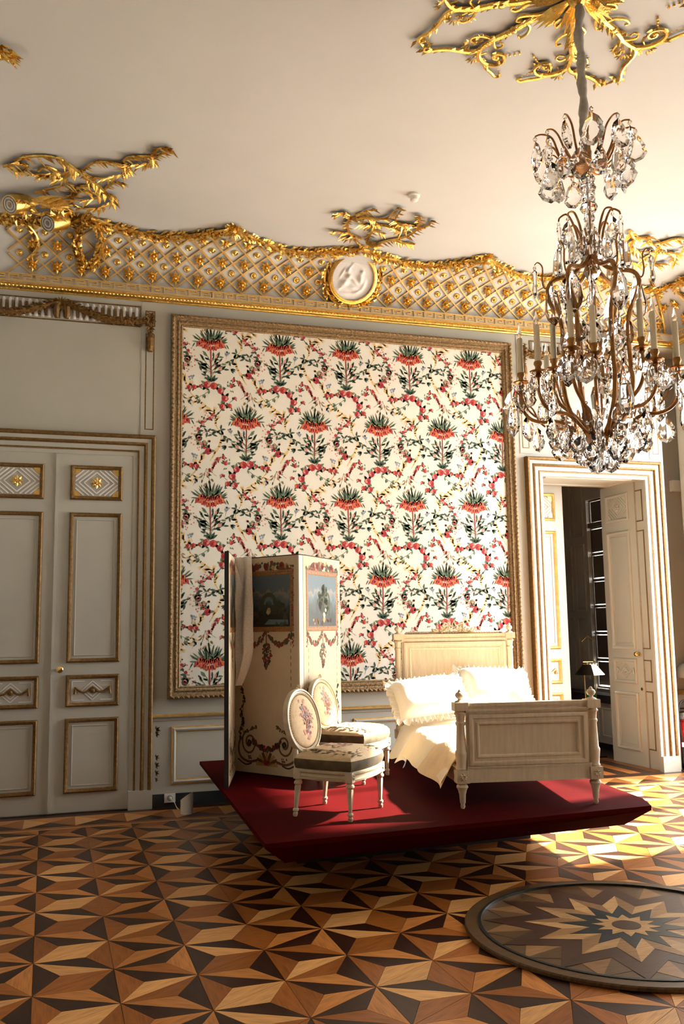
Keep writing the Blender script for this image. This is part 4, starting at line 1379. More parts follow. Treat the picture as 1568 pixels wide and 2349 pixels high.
# ================================================================ RED STAGE
PT = .42
st_ = thing('display_stage', (2.6, -1.9, 0), 0, 'platform', 'low dark red display stage with undercut edges carrying the bed, chairs and screen')
T0 = Matrix.Translation((-2.6, 1.9, 0))
top = [(1.086, -3.584), (3.700, -3.432), (3.800, -3.20), (4.20, -.19), (1.19, -.235)]
bot = [(1.225, -3.47), (3.585, -3.29), (3.665, -3.11), (4.05, -.33), (1.32, -.37)]
m = MB(); m.T = T0
A = [m.av((x, y, PT)) for x, y in top]; B = [m.av((x, y, PT - .028)) for x, y in top]; C = [m.av((x, y, .28)) for x, y in bot]
m.face(A); m.face(C[::-1])
for k in range(5):
    j = (k + 1) % 5
    m.face((B[k], B[j], A[j], A[k])); m.face((C[k], C[j], B[j], B[k]))
m.build('stage_top', 'red', st_)
m = MB(); m.T = T0
m.prism([(x, y, 0) for x, y in ((1.56, -2.42), (3.42, -2.29), (3.62, -.45), (1.62, -.45))], (0, 0, .28)); m.build('plinth', 'stage_dark', st_)

# ================================================================ BED
FLb, FRb, BLb, BRb = Vector((2.515, -3.077)), Vector((3.410, -3.240)), Vector((2.985, -.655)), Vector((4.045, -.850))
bc = (FLb + FRb + BLb + BRb) / 4
bed = thing('bed', (bc.x, bc.y, PT), 0, 'bed', 'painted beige wooden bed with panelled footboard and carved headboard on the stage')
TB = Matrix.Translation((-bc.x, -bc.y, -PT))
def bp(u, v, z):
    a = FLb.lerp(FRb, u); b = BLb.lerp(BRb, u); p = a.lerp(b, v)
    return Vector((p.x, p.y, z))
POST = [(.010, .0), (.016, .012), (.014, .03), (.019, .04), (.022, .09), (.030, .12), (.040, .138), (.036, .15), (.026, .158), (.034, .165)]
def post(P, ztop, col_r=.030):
    m = MB(); m.T = TB @ Matrix.Translation((P.x, P.y, PT)) @ Matrix.Rotation(radians(-10.3), 4, 'Z')
    m.lathe(POST, 14)
    m.box(-.043, .043, -.043, .043, .165, .245)
    c0, c1 = .245, ztop - PT - .055
    m.lathe([(.036, c0), (.040, c0 + .01), (.034, c0 + .02), (col_r + .006, c0 + .05), (.042, c0 + .105), (.042, c0 + .115), (col_r + .004, c0 + .13), (col_r - .002, c1 - .10), (.034, c1 - .09), (.034, c1 - .078), (col_r - .002, c1 - .07), (.032, c1 - .03), (.042, c1 - .018), (.030, c1)], 14)
    m.box(-.046, .046, -.046, .046, c1, c1 + .055)
    o = m.build('post', 'bedpaint', bed, smooth=35)
    m = MB(); m.T = TB @ Matrix.Translation((P.x, P.y, ztop))
    m.lathe([(.036, 0), (.030, .008), (.014, .014), (.012, .022), (.024, .030), (.031, .045), (.026, .060), (.012, .068), (.012, .074), (.004, .084)], 14)
    m.build('finial', 'bedpaint', o, smooth=45)
    m = MB(); m.T = TB @ Matrix.Translation((P.x, P.y, PT)) @ Matrix.Rotation(radians(-10.3), 4, 'Z')
    for k in range(8):
        a = k * pi / 4
        m.leaf((0, -.044, .205), (cos(a), -.1, sin(a)), (0, -1, 0), .028, .02, .008)
    m.build('rosette', 'bedpaint', o)
for P, z in ((FLb, 1.105), (FRb, 1.105), (BLb, 1.545), (BRb, 1.545)): post(P, z)
def board(A, Bq, zb, zt, name, railh=.05):
    d = (Bq - A); w = d.length; ang = atan2(d.y, d.x)
    T = TB @ Matrix.Translation((A.x, A.y, 0)) @ Matrix.Rotation(ang, 4, 'Z')
    m = MB(); m.T = T
    m.box(.036, w - .036, -.018, .018, zb, zt - .02)
    o = m.build(name, 'bedpaint', bed)
    m = MB(); m.T = T                                   # top rail with stepped moulding
    for (y, z0, z1) in ((.036, zt - .022, zt), (.028, zt - .04, zt - .022), (.034, zt - .056, zt - .04), (.024, zt - .07, zt - .056)):
        m.box(.03, w - .03, -y, y, z0, z1)
    m.build('top_rail', 'bedpaint', o)
    m = MB(); m.T = T
    m.box(.03, w - .03, -.030, .030, zb - .01, zb + .075); m.box(.03, w - .03, -.036, .036, zb + .075, zb + .085); m.box(.03, w - .03, -.034, .034, zb - .018, zb - .008)
    m.build('bottom_rail', 'bedpaint', o)
    for sgn in (1, -1):
        m = MB(); m.T = T if sgn > 0 else T @ Matrix.Translation((w, 0, 0)) @ Matrix.Rotation(pi, 4, 'Z')
        m.frame(.05, w - .05, zb + .088, zt - .075, [(0, .0), (0, .016), (.012, .020), (.024, .018), (.030, .010), (.05, .010), (.054, .015), (.064, .013), (.072, .002)], y=-.018)
        m.build('panel_moulding', 'bedpaint', o, smooth=30)
    return o, T, w
board(FLb, FRb, .605, 1.100, 'footboard')
hb, TH, hw = board(BLb, BRb, .605, 1.540, 'headboard')
m = MB(); m.T = TH
rg = random.Random(3)
cxh = hw * .50
for i in range(70):
    t = rg.uniform(-1, 1); x = cxh + t * .17
    m.leaf((x, 0, 1.545 + rg.random() * .085 * (1 - abs(t))), (rg.uniform(-1, 1), rg.uniform(-.5, .2), rg.uniform(.1, 1)), (0, -1, 0), .065, .034, .018)
m.tube([(cxh - .12, 0, 1.55), (cxh - .09, -.012, 1.645), (cxh - .02, -.012, 1.61), (cxh, -.012, 1.665), (cxh + .02, -.012, 1.61), (cxh + .09, -.012, 1.645), (cxh + .12, 0, 1.55)], .012, 6)
for i in range(40):
    t = i / 39; x = .06 + t * (hw - .12)
    m.leaf((x, 0, 1.54), ((-1 if x > cxh else 1) * .9, -.2, .4), (0, -1, 0), .06, .028, .014)
m.build('carved_crest', 'bedpaint', hb)
for u, nm in ((0, 'side_rail'), (1, 'side_rail')):
    A, Bq = (FLb, BLb) if u == 0 else (FRb, BRb)
    d = Bq - A
    m = MB(); m.T = TB @ Matrix.Translation((A.x, A.y, 0)) @ Matrix.Rotation(atan2(d.y, d.x), 4, 'Z')
    m.box(.03, d.length - .03, -.018, .018, .57, .665); m.box(.03, d.length - .03, -.024, .024, .655, .668)
    m.build(nm, 'bedpaint', bed)
# mattress
def rbox(u0, u1, v0, v1, z0, z1, name, q, par=None, n=10):
    pass
mt = thing('mattress', (bc.x, bc.y, .585), 0, 'mattress', 'cream mattress lying in the beige bed under the bedspread')
m = MB(); m.T = Matrix.Translation((-bc.x, -bc.y, -.585))
R = []
for (ins, z) in ((.03, .585), (.0, .61), (.0, .70), (.02, .735), (.06, .748)):
    u0, u1, v0, v1 = .055 + ins, .945 - ins, .03 + ins * .4, .965 - ins * .4
    ring = []
    for i in range(12): ring.append(bp(u0 + (u1 - u0) * i / 12, v0, z))
    for i in range(24): ring.append(bp(u1, v0 + (v1 - v0) * i / 24, z))
    for i in range(12): ring.append(bp(u1 - (u1 - u0) * i / 12, v1, z))
    for i in range(24): ring.append(bp(u0, v1 - (v1 - v0) * i / 24, z))
    R.append([m.av(p) for p in ring])
for A_, B_ in zip(R, R[1:]):
    for j in range(72): m.face((A_[j], A_[(j + 1) % 72], B_[(j + 1) % 72], B_[j]))
m.face(R[0][::-1]); m.face(R[-1])
m.build('body', 'linen', mt, smooth=60)
MB().tube([p - Vector((bc.x, bc.y, .585)) for p in [bp(.055, .03 + .93 * i / 20, .735) for i in range(21)]], .008, 5).build('piping', 'linen2', mt, smooth=60)
# bedspread with hanging left side
from mathutils import noise
def nz(x, y, z, s=1.0): return noise.noise(Vector((x * s, y * s, z * s)))
def cloth(name, v0, v1, hem, q, nv=46, zt=.775, seed=0.0, amp=1.0, u_end=1.0, ruff=0.0, off=.0, wf=17):
    m = MB()
    G = []
    for i in range(nv + 1):
        v = v0 + (v1 - v0) * i / nv
        row = []
        H = hem(v)
        prof = [(u_end, zt - .11), (u_end - .01, zt - .05), (u_end - .04, zt - .008)] + [(u_end - .05 - (u_end - .05 - .07) * k / 12, zt + .012 * sin(pi * k / 12)) for k in range(1, 12)] + [(.06, zt - .003), (.02, zt - .02), (-.03, zt - .06)]
        zs = zt - .06
        for k in range(1, 10):
            prof.append((-.03 - .012 * k - off, zs - (zs - H) * k / 9))
        for k, (u, z) in enumerate(prof):
            p = bp(u, v, z)
            w = nz(u * 3 + seed, v * 9, .3) * .018 * amp + nz(u * 8 + seed, v * 22, 1.3) * .008 * amp
            p.z += w * (1 if k < 17 else .3)
            if k >= 17:
                f = (k - 16) / 10
                p.x += f * (.028 * sin(v * wf + seed * 3 + .8 * sin(v * 7)) + .02 * nz(v * 8, seed, 2.2)) * amp - f * ruff
                p.z += .006 * sin(v * wf) * f
            row.append(m.av(p - Vector((bc.x, bc.y, .75))))
        G.append(row)
    for A_, B_ in zip(G, G[1:]):
        for j in range(len(A_) - 1): m.face((A_[j], A_[j + 1], B_[j + 1], B_[j]))
    return m
bs = thing('bedspread', (bc.x, bc.y, .75), 0, 'bedspread', 'cream and gold bedspread hanging over the left side of the bed')
m = cloth('cover', .035, .66, lambda v: .56 + .02 * sin(v * 9), 'linen', seed=1.7)
m.build('cover', 'linen', bs, smooth=80)
m = cloth('foot_fold', .030, .30, lambda v: .53 + .16 * v, 'linen2', nv=24, zt=.792, seed=4.1, u_end=.62, off=.004, ruff=.012)
m.build('turned_fold', 'linen2', bs, smooth=80)
sh = thing('bed_sheet', (bc.x, bc.y, .75), 0, 'sheet', 'white frilled sheet hanging below the pillow at the left of the bed')
m = cloth('sheet', .60, .90, lambda v: .485 + .02 * sin(v * 60), 'pillow', nv=30, zt=.765, seed=7.3, u_end=.9, amp=1.3, wf=48)
m.build('cloth', 'pillow', sh, smooth=80)
# pillows
def pillow(name, u, v, z, wx, wy, th, tilt, yaw, roll, label, seed):
    c = bp(u, v, z)
    root = thing(name, c, 0, 'pillow', label)
    Rm = Matrix.Rotation(yaw, 4, 'Z') @ Matrix.Rotation(tilt, 4, 'X') @ Matrix.Rotation(roll, 4, 'Y')
    N = 18
    m = MB(); m.T = Rm
    def pt(i, j, sg):
        a, b = -1 + 2 * i / N, -1 + 2 * j / N
        ex = 1 - .07 * (1 - b * b) ; ey = 1 - .07 * (1 - a * a)
        x, y = a * wx / 2 * ex, b * wy / 2 * ey
        hh = th * (max(0, 1 - a ** 4) * max(0, 1 - b ** 4)) ** .55
        hh *= 1 + .22 * nz(a * 1.4 + seed, b * 1.4, sg)
        hh += .012 * nz(a * 4 + seed, b * 3, 3.1) * (1 - a * a) * (1 - b * b)
        return (x, y, sg * hh)
    for sg in (1, -1):
        G = [[m.av(pt(i, j, sg)) for j in range(N + 1)] for i in range(N + 1)]
        for i in range(N):
            for j in range(N):
                q = (G[i][j], G[i + 1][j], G[i + 1][j + 1], G[i][j + 1])
                m.face(q if sg > 0 else q[::-1])
    m.build('pillow_body', 'pillow', root, smooth=80)
    m = MB(); m.T = Rm
    ring = [pt(i, 0, 1) for i in range(N)] + [pt(N, j, 1) for j in range(N)] + [pt(N - i, N, 1) for i in range(N)] + [pt(0, N - j, 1) for j in range(N)]
    P = [Vector((p[0], p[1], 0)) for p in ring]
    n = len(P); K = 4
    rows = []
    for i in range(n * K):
        a = P[i // K]; b = P[(i // K + 1) % n]
        p = a.lerp(b, (i % K) / K)
        o = Vector((p.x / (wx / 2), p.y / (wy / 2), 0)); 
        mx = max(abs(o.x), abs(o.y)); o = Vector((o.x if abs(o.x) > .8 * mx else o.x * .15, o.y if abs(o.y) > .8 * mx else o.y * .15, 0)).normalized()
        ph = i * 1.35 + 1.2 * sin(i * .31 + seed)
        rows.append([m.av(p - o * .008), m.av(p + o * .025 + Vector((0, 0, .012 * sin(ph)))), m.av(p + o * (.058 + .008 * sin(ph * .7)) + Vector((0, 0, .022 * sin(ph + .4))))])
    for i in range(len(rows)):
        A_, B_ = rows[i], rows[(i + 1) % len(rows)]
        for j in range(2): m.face((A_[j], B_[j], B_[j + 1], A_[j + 1]))
    m.build('frill', 'pillow', root, smooth=70)
pillow('pillow', .175, .80, .985, .62, .50, .115, radians(34), radians(-6), radians(-6), 'cream frilled pillow nearest the folding screen on the bed', 1.0)
pillow('pillow', .775, .865, 1.045, .60, .48, .11, radians(40), radians(-14), radians(3), 'cream frilled pillow nearest the open door on the bed', 5.0)

# ================================================================ CHAIRS
def seat_outline(s=1.0, n=10):
    P = []
    # front (x+) gently bowed, rounded corners
    for i in range(n + 1):
        t = -1 + 2 * i / n
        P.append((.205 + .035 * (1 - t * t), .255 * t))
    for i in range(1, 7):
        t = i / 7
        P.append((.205 - .41 * t, .255 - .04 * t + .012 * sin(pi * t)))
    for i in range(7):
        t = 1 - 2 * i / 6
        P.append((-.205 - .02 * (1 - t * t), .215 * t))
    for i in range(1, 7):
        t = i / 7
        P.append((-.205 + .41 * t, -.215 - .04 * t - .012 * sin(pi * t)))
    return [(x * s, y * s) for x, y in P]
BT = radians(-11)
def make_chair(label):
    ch = thing('side_chair', (0, 0, 0), 0, 'chair', label, 'matching oval-back chairs on the stage')
    O = seat_outline()
    n = len(O)
    m = MB()                                           # seat rail with gilt fillets
    rows = []
    for (s, z) in ((.96, .235), (1.0, .238), (1.015, .25), (1.0, .258), (1.0, .275), (1.02, .282), (1.02, .294), (.98, .30), (.90, .30)):
        rows.append([m.av((x * s, y * s, z)) for x, y in O])
    for k, (A, B) in enumerate(zip(rows, rows[1:])):
        for j in range(n): m.face((A[j], A[(j + 1) % n], B[(j + 1) % n], B[j]), 1 if k in (2, 4) else 0)
    fixnormals(m.build('seat_rail', ['chairpaint', 'chairgold'], ch, smooth=40))
    m = MB(); rows = []                                # cushion: dark sides, tapestry top
    prof = [(.97, .296), (1.0, .305), (1.035, .335), (1.02, .363), (.95, .385), (.80, .405), (.55, .422), (.25, .430)]
    for (s, z) in prof: rows.append([m.av((x * s, y * s, z)) for x, y in O])
    for k, (A, B) in enumerate(zip(rows, rows[1:])):
        for j in range(n): m.face((A[j], A[(j + 1) % n], B[(j + 1) % n], B[j]), 0 if k < 3 else 1)
    m.face(rows[-1], 1)
    cu = fixnormals(m.build('seat_cushion', ['velvet', 'tapestry'], ch, smooth=50))
    def ztop(x, y):
        best = 0
        for (sx, sy) in ((1, 1),):
            r = max(abs(x) / .225, abs(y) / .245)
        pr_ = prof[3:]
        if r <= .25: return .430
        for (s0, z0), (s1, z1) in zip(pr_, pr_[1:]):
            if s1 <= r <= s0: return z1 + (z0 - z1) * (r - s1) / (s0 - s1)
        return .37
    rg = random.Random(17)
    m = MB()
    for i in range(60):
        a, r = rg.uniform(0, 2 * pi), .10 * sqrt(rg.random())
        x, y = r * cos(a) * .9, r * sin(a) * 1.2
        s = rg.uniform(.006, .013)
        m.poly([(x + s * cos(t), y + s * sin(t), ztop(x, y) + .0016) for t in [k * pi / 3 for k in range(6)]], rg.choice((0, 0, 1, 2, 3)))
    for sx in (-1, 1):                                 # scrolling olive border
        for k in range(18):
            t = k / 17
            x, y = .19 - .36 * t, sx * (.195 - .02 * t)
            for q in range(3):
                xx, yy = x + rg.uniform(-.02, .02), y + rg.uniform(-.03, .02) * sx
                s = rg.uniform(.008, .016)
                m.poly([(xx + s * cos(a), yy + s * sin(a), ztop(xx, yy) + .0014) for a in [k2 * pi / 3 for k2 in range(6)]], 4)
    for k in range(26):
        y = -.19 + .38 * k / 25
        for q in range(2):
            xx, yy = .185 + rg.uniform(-.03, .02) + .02 * sin(y * 40), y
            s = rg.uniform(.008, .016)
            m.poly([(xx + s * cos(a), yy + s * sin(a), ztop(xx, yy) + .0014) for a in [k2 * pi / 3 for k2 in range(6)]], 4)
    EMB = [mat('thread_rose', (.33, .07, .07), .9), mat('thread_pink', (.58, .26, .20), .9), mat('thread_green', (.17, .17, .10), .9), mat('thread_grey', (.26, .24, .24), .9), mat('thread_olive', (.24, .18, .09), .9)]
    m.build('seat_embroidery', EMB, cu, kind='stuff')
    for (x, y, rear) in ((.19, .237, 0), (.19, -.237, 0), (-.19, .20, 1), (-.19, -.20, 1)):
        m = MB()
        ox = (-.035 if rear else .0)
        zs = [(.011, 0.0), (.015, .006), (.016, .022), (.012, .028), (.019, .036), (.019, .046), (.013, .054), (.022, .185), (.018, .195), (.027, .205), (.027, .215), (.020, .225), (.024, .236)]
        rings = []
        for (r, z) in zs:
            fl_ = .16 if .05 < z < .19 else 0
            dx = ox * (1 - z / .236) * .6
            dy = (.012 if y > 0 else -.012) * (1 - z / .236) * (1 if rear else .3)
            rings.append([m.av((x + dx + r * (1 - fl_ * (j % 2)) * cos(2 * pi * j / 16), y + dy + r * (1 - fl_ * (j % 2)) * sin(2 * pi * j / 16), z)) for j in range(16)])
        for k, (A, B) in enumerate(zip(rings, rings[1:])):
            for j in range(16): m.face((A[j], A[(j + 1) % 16], B[(j + 1) % 16], B[j]))
        m.face(rings[0][::-1]); m.face(rings[-1])
        m.box(x - .025, x + .025, y - .025, y + .025, .236, .298)
        lg = m.build('leg', 'chairpaint', ch, smooth=35)
        if not rear:
            m = MB()
            for k in range(6):
                a = k * pi / 3
                m.leaf((x + .026, y, .268), (.1, cos(a), sin(a)), (1, 0, 0), .02, .015, .006)
            m.build('leg_rosette', 'chairpaint', lg)
    # oval back
    TBk = Matrix.Translation((-.225, 0, .365)) @ Matrix.Rotation(BT, 4, 'Y')
    hw_, hh_ = .228, .212
    def oval(t, s=0.0):
        return Vector((0, (hw_ - s) * cos(t) * (1 - .06 * sin(t) * (1 if sin(t) < 0 else .3)), .212 + (hh_ - s) * sin(t)))
    m = MB(); m.T = TBk
    N = 44; rows = []
    for (s, x) in ((-.004, -.014), (-.006, .010), (.0, .020), (.012, .022), (.016, .016), (.024, .018), (.032, .012), (.034, -.012)):
        rows.append([m.av(oval(2 * pi * j / N, s) + Vector((x, 0, 0))) for j in range(N)])
    for k in range(len(rows)):
        A, B = rows[k], rows[(k + 1) % len(rows)]
        for j in range(N): m.face((A[j], A[(j + 1) % N], B[(j + 1) % N], B[j]), 1 if k in (3,) else 0)
    bf = fixnormals(m.build('back_frame', ['chairpaint', 'chairgold'], ch, smooth=40))
    m = MB(); m.T = TBk                                # carved ribbon crest
    for k in range(9):
        a = pi * (k / 8)
        m.leaf((.005, 0, .418), (.3, cos(a), sin(a) * .8 + .05), (1, 0, 0), .045, .022, .012)
    m.build('crest', 'chairpaint', bf)
    m = MB(); m.T = TBk                                # padded back
    def pad(t, f, sg): return oval(t, .030) * 1.0, 0
    rings = []
    for (f, x) in ((1.0, .004), (.97, .012), (.88, .022), (.6, .032), (.3, .036)):
        rings.append([m.av(Vector((x, oval(2 * pi * j / N, .034).y * f, .212 + (oval(2 * pi * j / N, .034).z - .212) * f))) for j in range(N)])
    for A, B in zip(rings, rings[1:]):
        for j in range(N): m.face((A[j], A[(j + 1) % N], B[(j + 1) % N], B[j]))
    m.face(rings[-1])
    bk = [m.av(Vector((-.010, oval(2 * pi * j / N, .034).y, oval(2 * pi * j / N, .034).z))) for j in range(N)]
    m.face(bk[::-1])
    bpad = fixnormals(m.build('back_pad', 'tapestry', ch, smooth=50))
    m = MB(); m.T = TBk                                # nail trim
    for j in range(64):
        p = oval(2 * pi * j / 64, .040); m.ball((.012, p.y, p.z), .0042, 5, 3)
    m.build('nail_trim', 'chairgold', bf, kind='stuff')
    m = MB(); m.T = TBk
    def px(y, z):
        r = sqrt((y / .165) ** 2 + ((z - .212) / .168) ** 2)
        return .0375 if r < .3 else .0365 - .004 * (r - .3) / .3 if r < .6 else .0325 - .010 * (r - .6) / .28
    for i in range(150):
        cl = i % 3
        cy_, cz_, sp = ((.0, .165, .065), (.005, .24, .05), (-.01, .285, .04))[cl]
        if i > 90: cy_, cz_, sp = 0, .20, .11
        y, z = cy_ + rg.gauss(0, sp * .55), cz_ + rg.gauss(0, sp * .75)
        if (y / .15) ** 2 + ((z - .212) / .15) ** 2 > .9: continue
        s = rg.uniform(.006, .014) if i <= 90 else .006
        m.poly([(px(y, z) + .0014 + .0002 * (i % 5), y + s * cos(t), z + s * sin(t)) for t in [k * pi / 3 for k in range(6)]], (0, 0, 1, 2, 3)[rg.randrange(5)] if cl == 0 else rg.choice((1, 2, 3)))
    m.build('back_embroidery', EMB, bpad, kind='stuff')
    for sy in (-1, 1):                                 # stiles joining seat and back
        m = MB()
        P = smoothpath([(-.195, sy * .20, .27), (-.215, sy * .185, .34), (-.235, sy * .150, .40), (-.255, sy * .172, .47)], 4)
        m.tube(P, [.024, .022, .020, .019, .018, .017, .016, .016, .015, .015, .014, .013, .012][:len(P)], 8)
        m.build('back_stile', 'chairpaint', ch, smooth=50)
    return ch
chA = make_chair('oval-back chair standing nearest the front edge of the stage')
chB = copy_tree(chA)
chB['label'] = 'oval-back chair standing further back beside the bed and folding screen'
fac = radians(-42)
chA.location = (1.721, -2.90, PT); chA.rotation_euler = (0, 0, fac)
chB.location = (2.212, -1.665, PT); chB.rotation_euler = (0, 0, fac)

# ================================================================ FOLDING SCREEN
SH = 1.795
sc_ = thing('folding_screen', (1.50, -1.30, PT), 0, 'folding screen', 'three-leaf painted folding screen standing on the stage left of the chairs')
TS = Matrix.Translation((-1.50, 1.30, -PT))
Hh = Vector((1.388, -.976)); L1 = Vector((1.196, -1.745)); K2 = Vector((1.800, -1.565)); K3 = Vector((1.846, -1.520)); E3_ = Vector((2.332, -.95))
PT_M = {}
def painted(name, sky, mid, dark):
    m = bpy.data.materials.new(name); m.use_nodes = True
    N, L = m.node_tree.nodes, m.node_tree.links
    b = N['Principled BSDF']; b.inputs['Roughness'].default_value = .5
    tc = N.new('ShaderNodeTexCoord'); sp = N.new('ShaderNodeSeparateXYZ'); L.new(tc.outputs['Generated'], sp.inputs[0])
    nz_ = N.new('ShaderNodeTexNoise'); nz_.inputs['Scale'].default_value = 5; nz_.inputs['Detail'].default_value = 6; L.new(tc.outputs['Generated'], nz_.inputs['Vector'])
    ad = N.new('ShaderNodeMath'); ad.operation = 'MULTIPLY_ADD'; L.new(nz_.outputs['Fac'], ad.inputs[0]); ad.inputs[1].default_value = .55
    L.new(sp.outputs['Z'], ad.inputs[2])
    cr = N.new('ShaderNodeValToRGB'); L.new(ad.outputs[0], cr.inputs['Fac'])
    e = cr.color_ramp.elements
    e[0].position = .25; e[0].color = (*dark, 1)
    e[1].position = 1.25; e[1].color = (*sky, 1)
    for p, c in ((.50, (dark[0] * 1.3, dark[1] * 1.6, dark[2] * 1.4)), (.68, mid), (.82, sky), (.95, (.20, .175, .14)), (1.0, sky)):
        q = e.new(min(p, 1)); q.color = (*c, 1)
    L.new(cr.outputs['Color'], b.inputs['Base Color'])
    return m
P1 = painted('landscape_painting', (.075, .11, .125), (.035, .05, .045), (.012, .013, .008))
DEC = ['print_a']
SD = [mat('paint_brown', (.12, .058, .022), .7), mat('paint_red', (.24, .03, .022), .7), mat('paint_green', (.055, .065, .03), .7), mat('paint_gold', (.40, .24, .09), .7), mat('paint_dark', (.03, .022, .018), .7), mat('paint_pale', (.45, .40, .30), .7), mat('paint_blue', (.10, .17, .19), .7)]
def screen_leaf(A, Bq, decor, seed, label=None):
    d = Bq - A; w = d.length; ang = atan2(d.y, d.x)
    T = TS @ Matrix.Translation((A.x, A.y, PT)) @ Matrix.Rotation(ang, 4, 'Z')
    m = MB(); m.T = T
    m.box(.0, w, .0, .034, 0.0, SH)
    lf = m.build('screen_leaf', 'black_tape', sc_)
    m = MB(); m.T = T
    m.box(.004, w - .004, -.0015, 0, .012, SH - .008); m.build('canvas', 'screen_canvas', lf)
    m = MB(); m.T = T
    m.box(w, w + .0015, .002, .032, .01, SH - .01); m.build('edge_tape', 'screen_edge', lf)
    rg = random.Random(seed)
    T2 = T @ Matrix.Translation((0, -.0018, 0))
    lay = [0]
    def polyd(mm, P, q, k=0): mm.poly([(x, -.0004 * k - .0003, z) for x, z in P], q)
    def blob(mm, x, z, r, q, k=1, n=7): polyd(mm, [(x + r * cos(2 * pi * i / n) * rg.uniform(.7, 1.1), z + r * sin(2 * pi * i / n) * rg.uniform(.7, 1.1)) for i in range(n)], q, k)
    def stroke(mm, P, wd, q, k=0):
        for p, r_ in zip(P, P[1:]):
            p, r_ = Vector(p), Vector(r_); dd = (r_ - p)
            if dd.length < 1e-6: continue
            dd.normalize(); nn = Vector((-dd.y, dd.x)) * wd / 2
            polyd(mm, [tuple(p - nn), tuple(r_ - nn), tuple(r_ + nn), tuple(p + nn)], q, k)
    x0, x1 = .055, w - .055
    z0, z1 = 1.165, 1.675
    fr = MB(); fr.T = T2
    fr.frame(x0, x1, z0, z1, [(0, 0), (.003, .003), (.012, .005), (.026, .003), (.034, .004), (.042, .001)])
    pf = fr.build('painted_frame', mat('painted_frame', (.26, .115, .035), .5, var=.4, vscale=60), lf)
    m = MB(); m.T = T2
    m.box(x0 + .042, x1 - .042, -.0008, 0, z0 + .042, z1 - .042); m.build('landscape', P1, lf)
    m = MB(); m.T = T2 @ Matrix.Translation((0, -.001, 0))
    cx = w / 2
    if decor == 2:                                     # ruin with columns, arch, lake
        for k in range(5): polyd(m, [(x0 + .05 + .024 * k, 1.33), (x0 + .062 + .024 * k, 1.33), (x0 + .062 + .024 * k, 1.50), (x0 + .05 + .024 * k, 1.50)], 0, 1)
        polyd(m, [(x0 + .042, 1.50), (x0 + .18, 1.50), (x0 + .17, 1.53), (x0 + .042, 1.535)], 0, 2); polyd(m, [(x0 + .042, 1.30), (x0 + .2, 1.30), (x0 + .19, 1.335), (x0 + .042, 1.335)], 0, 2)
        ar = [(cx + .03 + .075 * cos(t), 1.40 + .075 * sin(t)) for t in [pi * i / 10 for i in range(11)]]
        stroke(m, [(cx + .105, 1.31)] + ar + [(cx - .045, 1.31)], .035, 2, 1)
        stroke(m, [(p[0] * .6 + (cx + .03) * .4, p[1] * .6 + 1.40 * .4 - .01) for p in ar], .02, 6, 2)
        blob(m, cx + .03, 1.335, .032, 3, 2); blob(m, cx + .02, 1.325, .018, 5, 3)
        polyd(m, [(cx - .02, 1.225), (x1 - .06, 1.225), (x1 - .06, 1.262), (cx + .03, 1.268)], 6, 1)
        for i in range(16): blob(m, rg.uniform(x0 + .06, x1 - .07), rg.uniform(1.22, 1.34), rg.uniform(.012, .03), rg.choice((2, 4, 4)), 1)
        for i in range(10): blob(m, rg.uniform(cx + .06, x1 - .07), rg.uniform(1.34, 1.42), rg.uniform(.018, .03), 2, 1)
    else:
        for i in range(46):
            a = rg.uniform(0, 2 * pi); r = .13 * sqrt(rg.random())
            blob(m, cx + .03 + r * cos(a) * .9, 1.43 + r * sin(a) * .9, rg.uniform(.018, .034), 2 if i % 4 else 4, 1)
        ar = [(cx + .08 + .06 * cos(t), 1.43 + .06 * sin(t)) for t in [pi * i / 8 for i in range(9)]]
        stroke(m, [(cx + .14, 1.29)] + ar + [(cx + .02, 1.29)], .022, 2, 2)
        blob(m, cx + .03, 1.30, .028, 5, 3); blob(m, cx + .06, 1.345, .02, 5, 3); blob(m, cx + .03, 1.265, .03, 3, 2)
        for i in range(14): blob(m, rg.uniform(x0 + .06, x1 - .06), rg.uniform(1.225, 1.26), rg.uniform(.012, .025), rg.choice((4, 0, 3)), 2)
    m.build('landscape_detail', SD, lf, kind='stuff')
    m = MB(); m.T = T2                                 # flower band above the frame
    for i in range(110):
        t = rg.random(); x = x0 + .0 + t * (x1 - x0); z = z1 - .005 + rg.random() * .075 * sin(pi * (.12 + .76 * t))
        blob(m, x, z, rg.uniform(.008, .022), rg.choice((2, 2, 0, 1, 2, 3)), 1 + i % 4)
    for x in (x0 + .14, cx + .0, x1 - .13, cx - .1):
        for r, q in ((.034, 1), (.022, 0), (.014, 1)): blob(m, x, z1 + .035, r, q, 6, 9)
    for z in [1.20 + .02 * i for i in range(24)]:
        if rg.random() < .5: blob(m, x1 - .006 + rg.uniform(-.01, .012), z, rg.uniform(.006, .014), rg.choice((0, 2, 1)), 12)
    m.build('flower_band', SD, lf, kind='stuff')
    m = MB(); m.T = T2                                 # swags and pendant
    for (xa, xb) in ((x0 + .01, cx - .01), (cx + .01, x1 - .01)):
        for i in range(60):
            t = rg.random(); x = xa + (xb - xa) * t; z = 1.165 - .105 * sin(pi * t) ** .8
            blob(m, x + rg.uniform(-.012, .012), z + rg.uniform(-.02, .02), rg.uniform(.008, .018), rg.choice((2, 2, 0, 0, 1)), 1 + i % 3)
        for dx in (-.02, .02): blob(m, (xa + xb) / 2 + dx, 1.055, .016, 1, 5)
    stroke(m, [(cx, 1.165), (cx, 1.07)], .012, 0)
    for i in range(80):
        z = .86 + .21 * rg.random(); wd = .012 + .055 * max(0, 1 - abs(z - .98) / .11)
        blob(m, cx + rg.uniform(-wd, wd), z, rg.uniform(.007, .016), rg.choice((2, 0, 1, 2, 4)), 1 + i % 4)
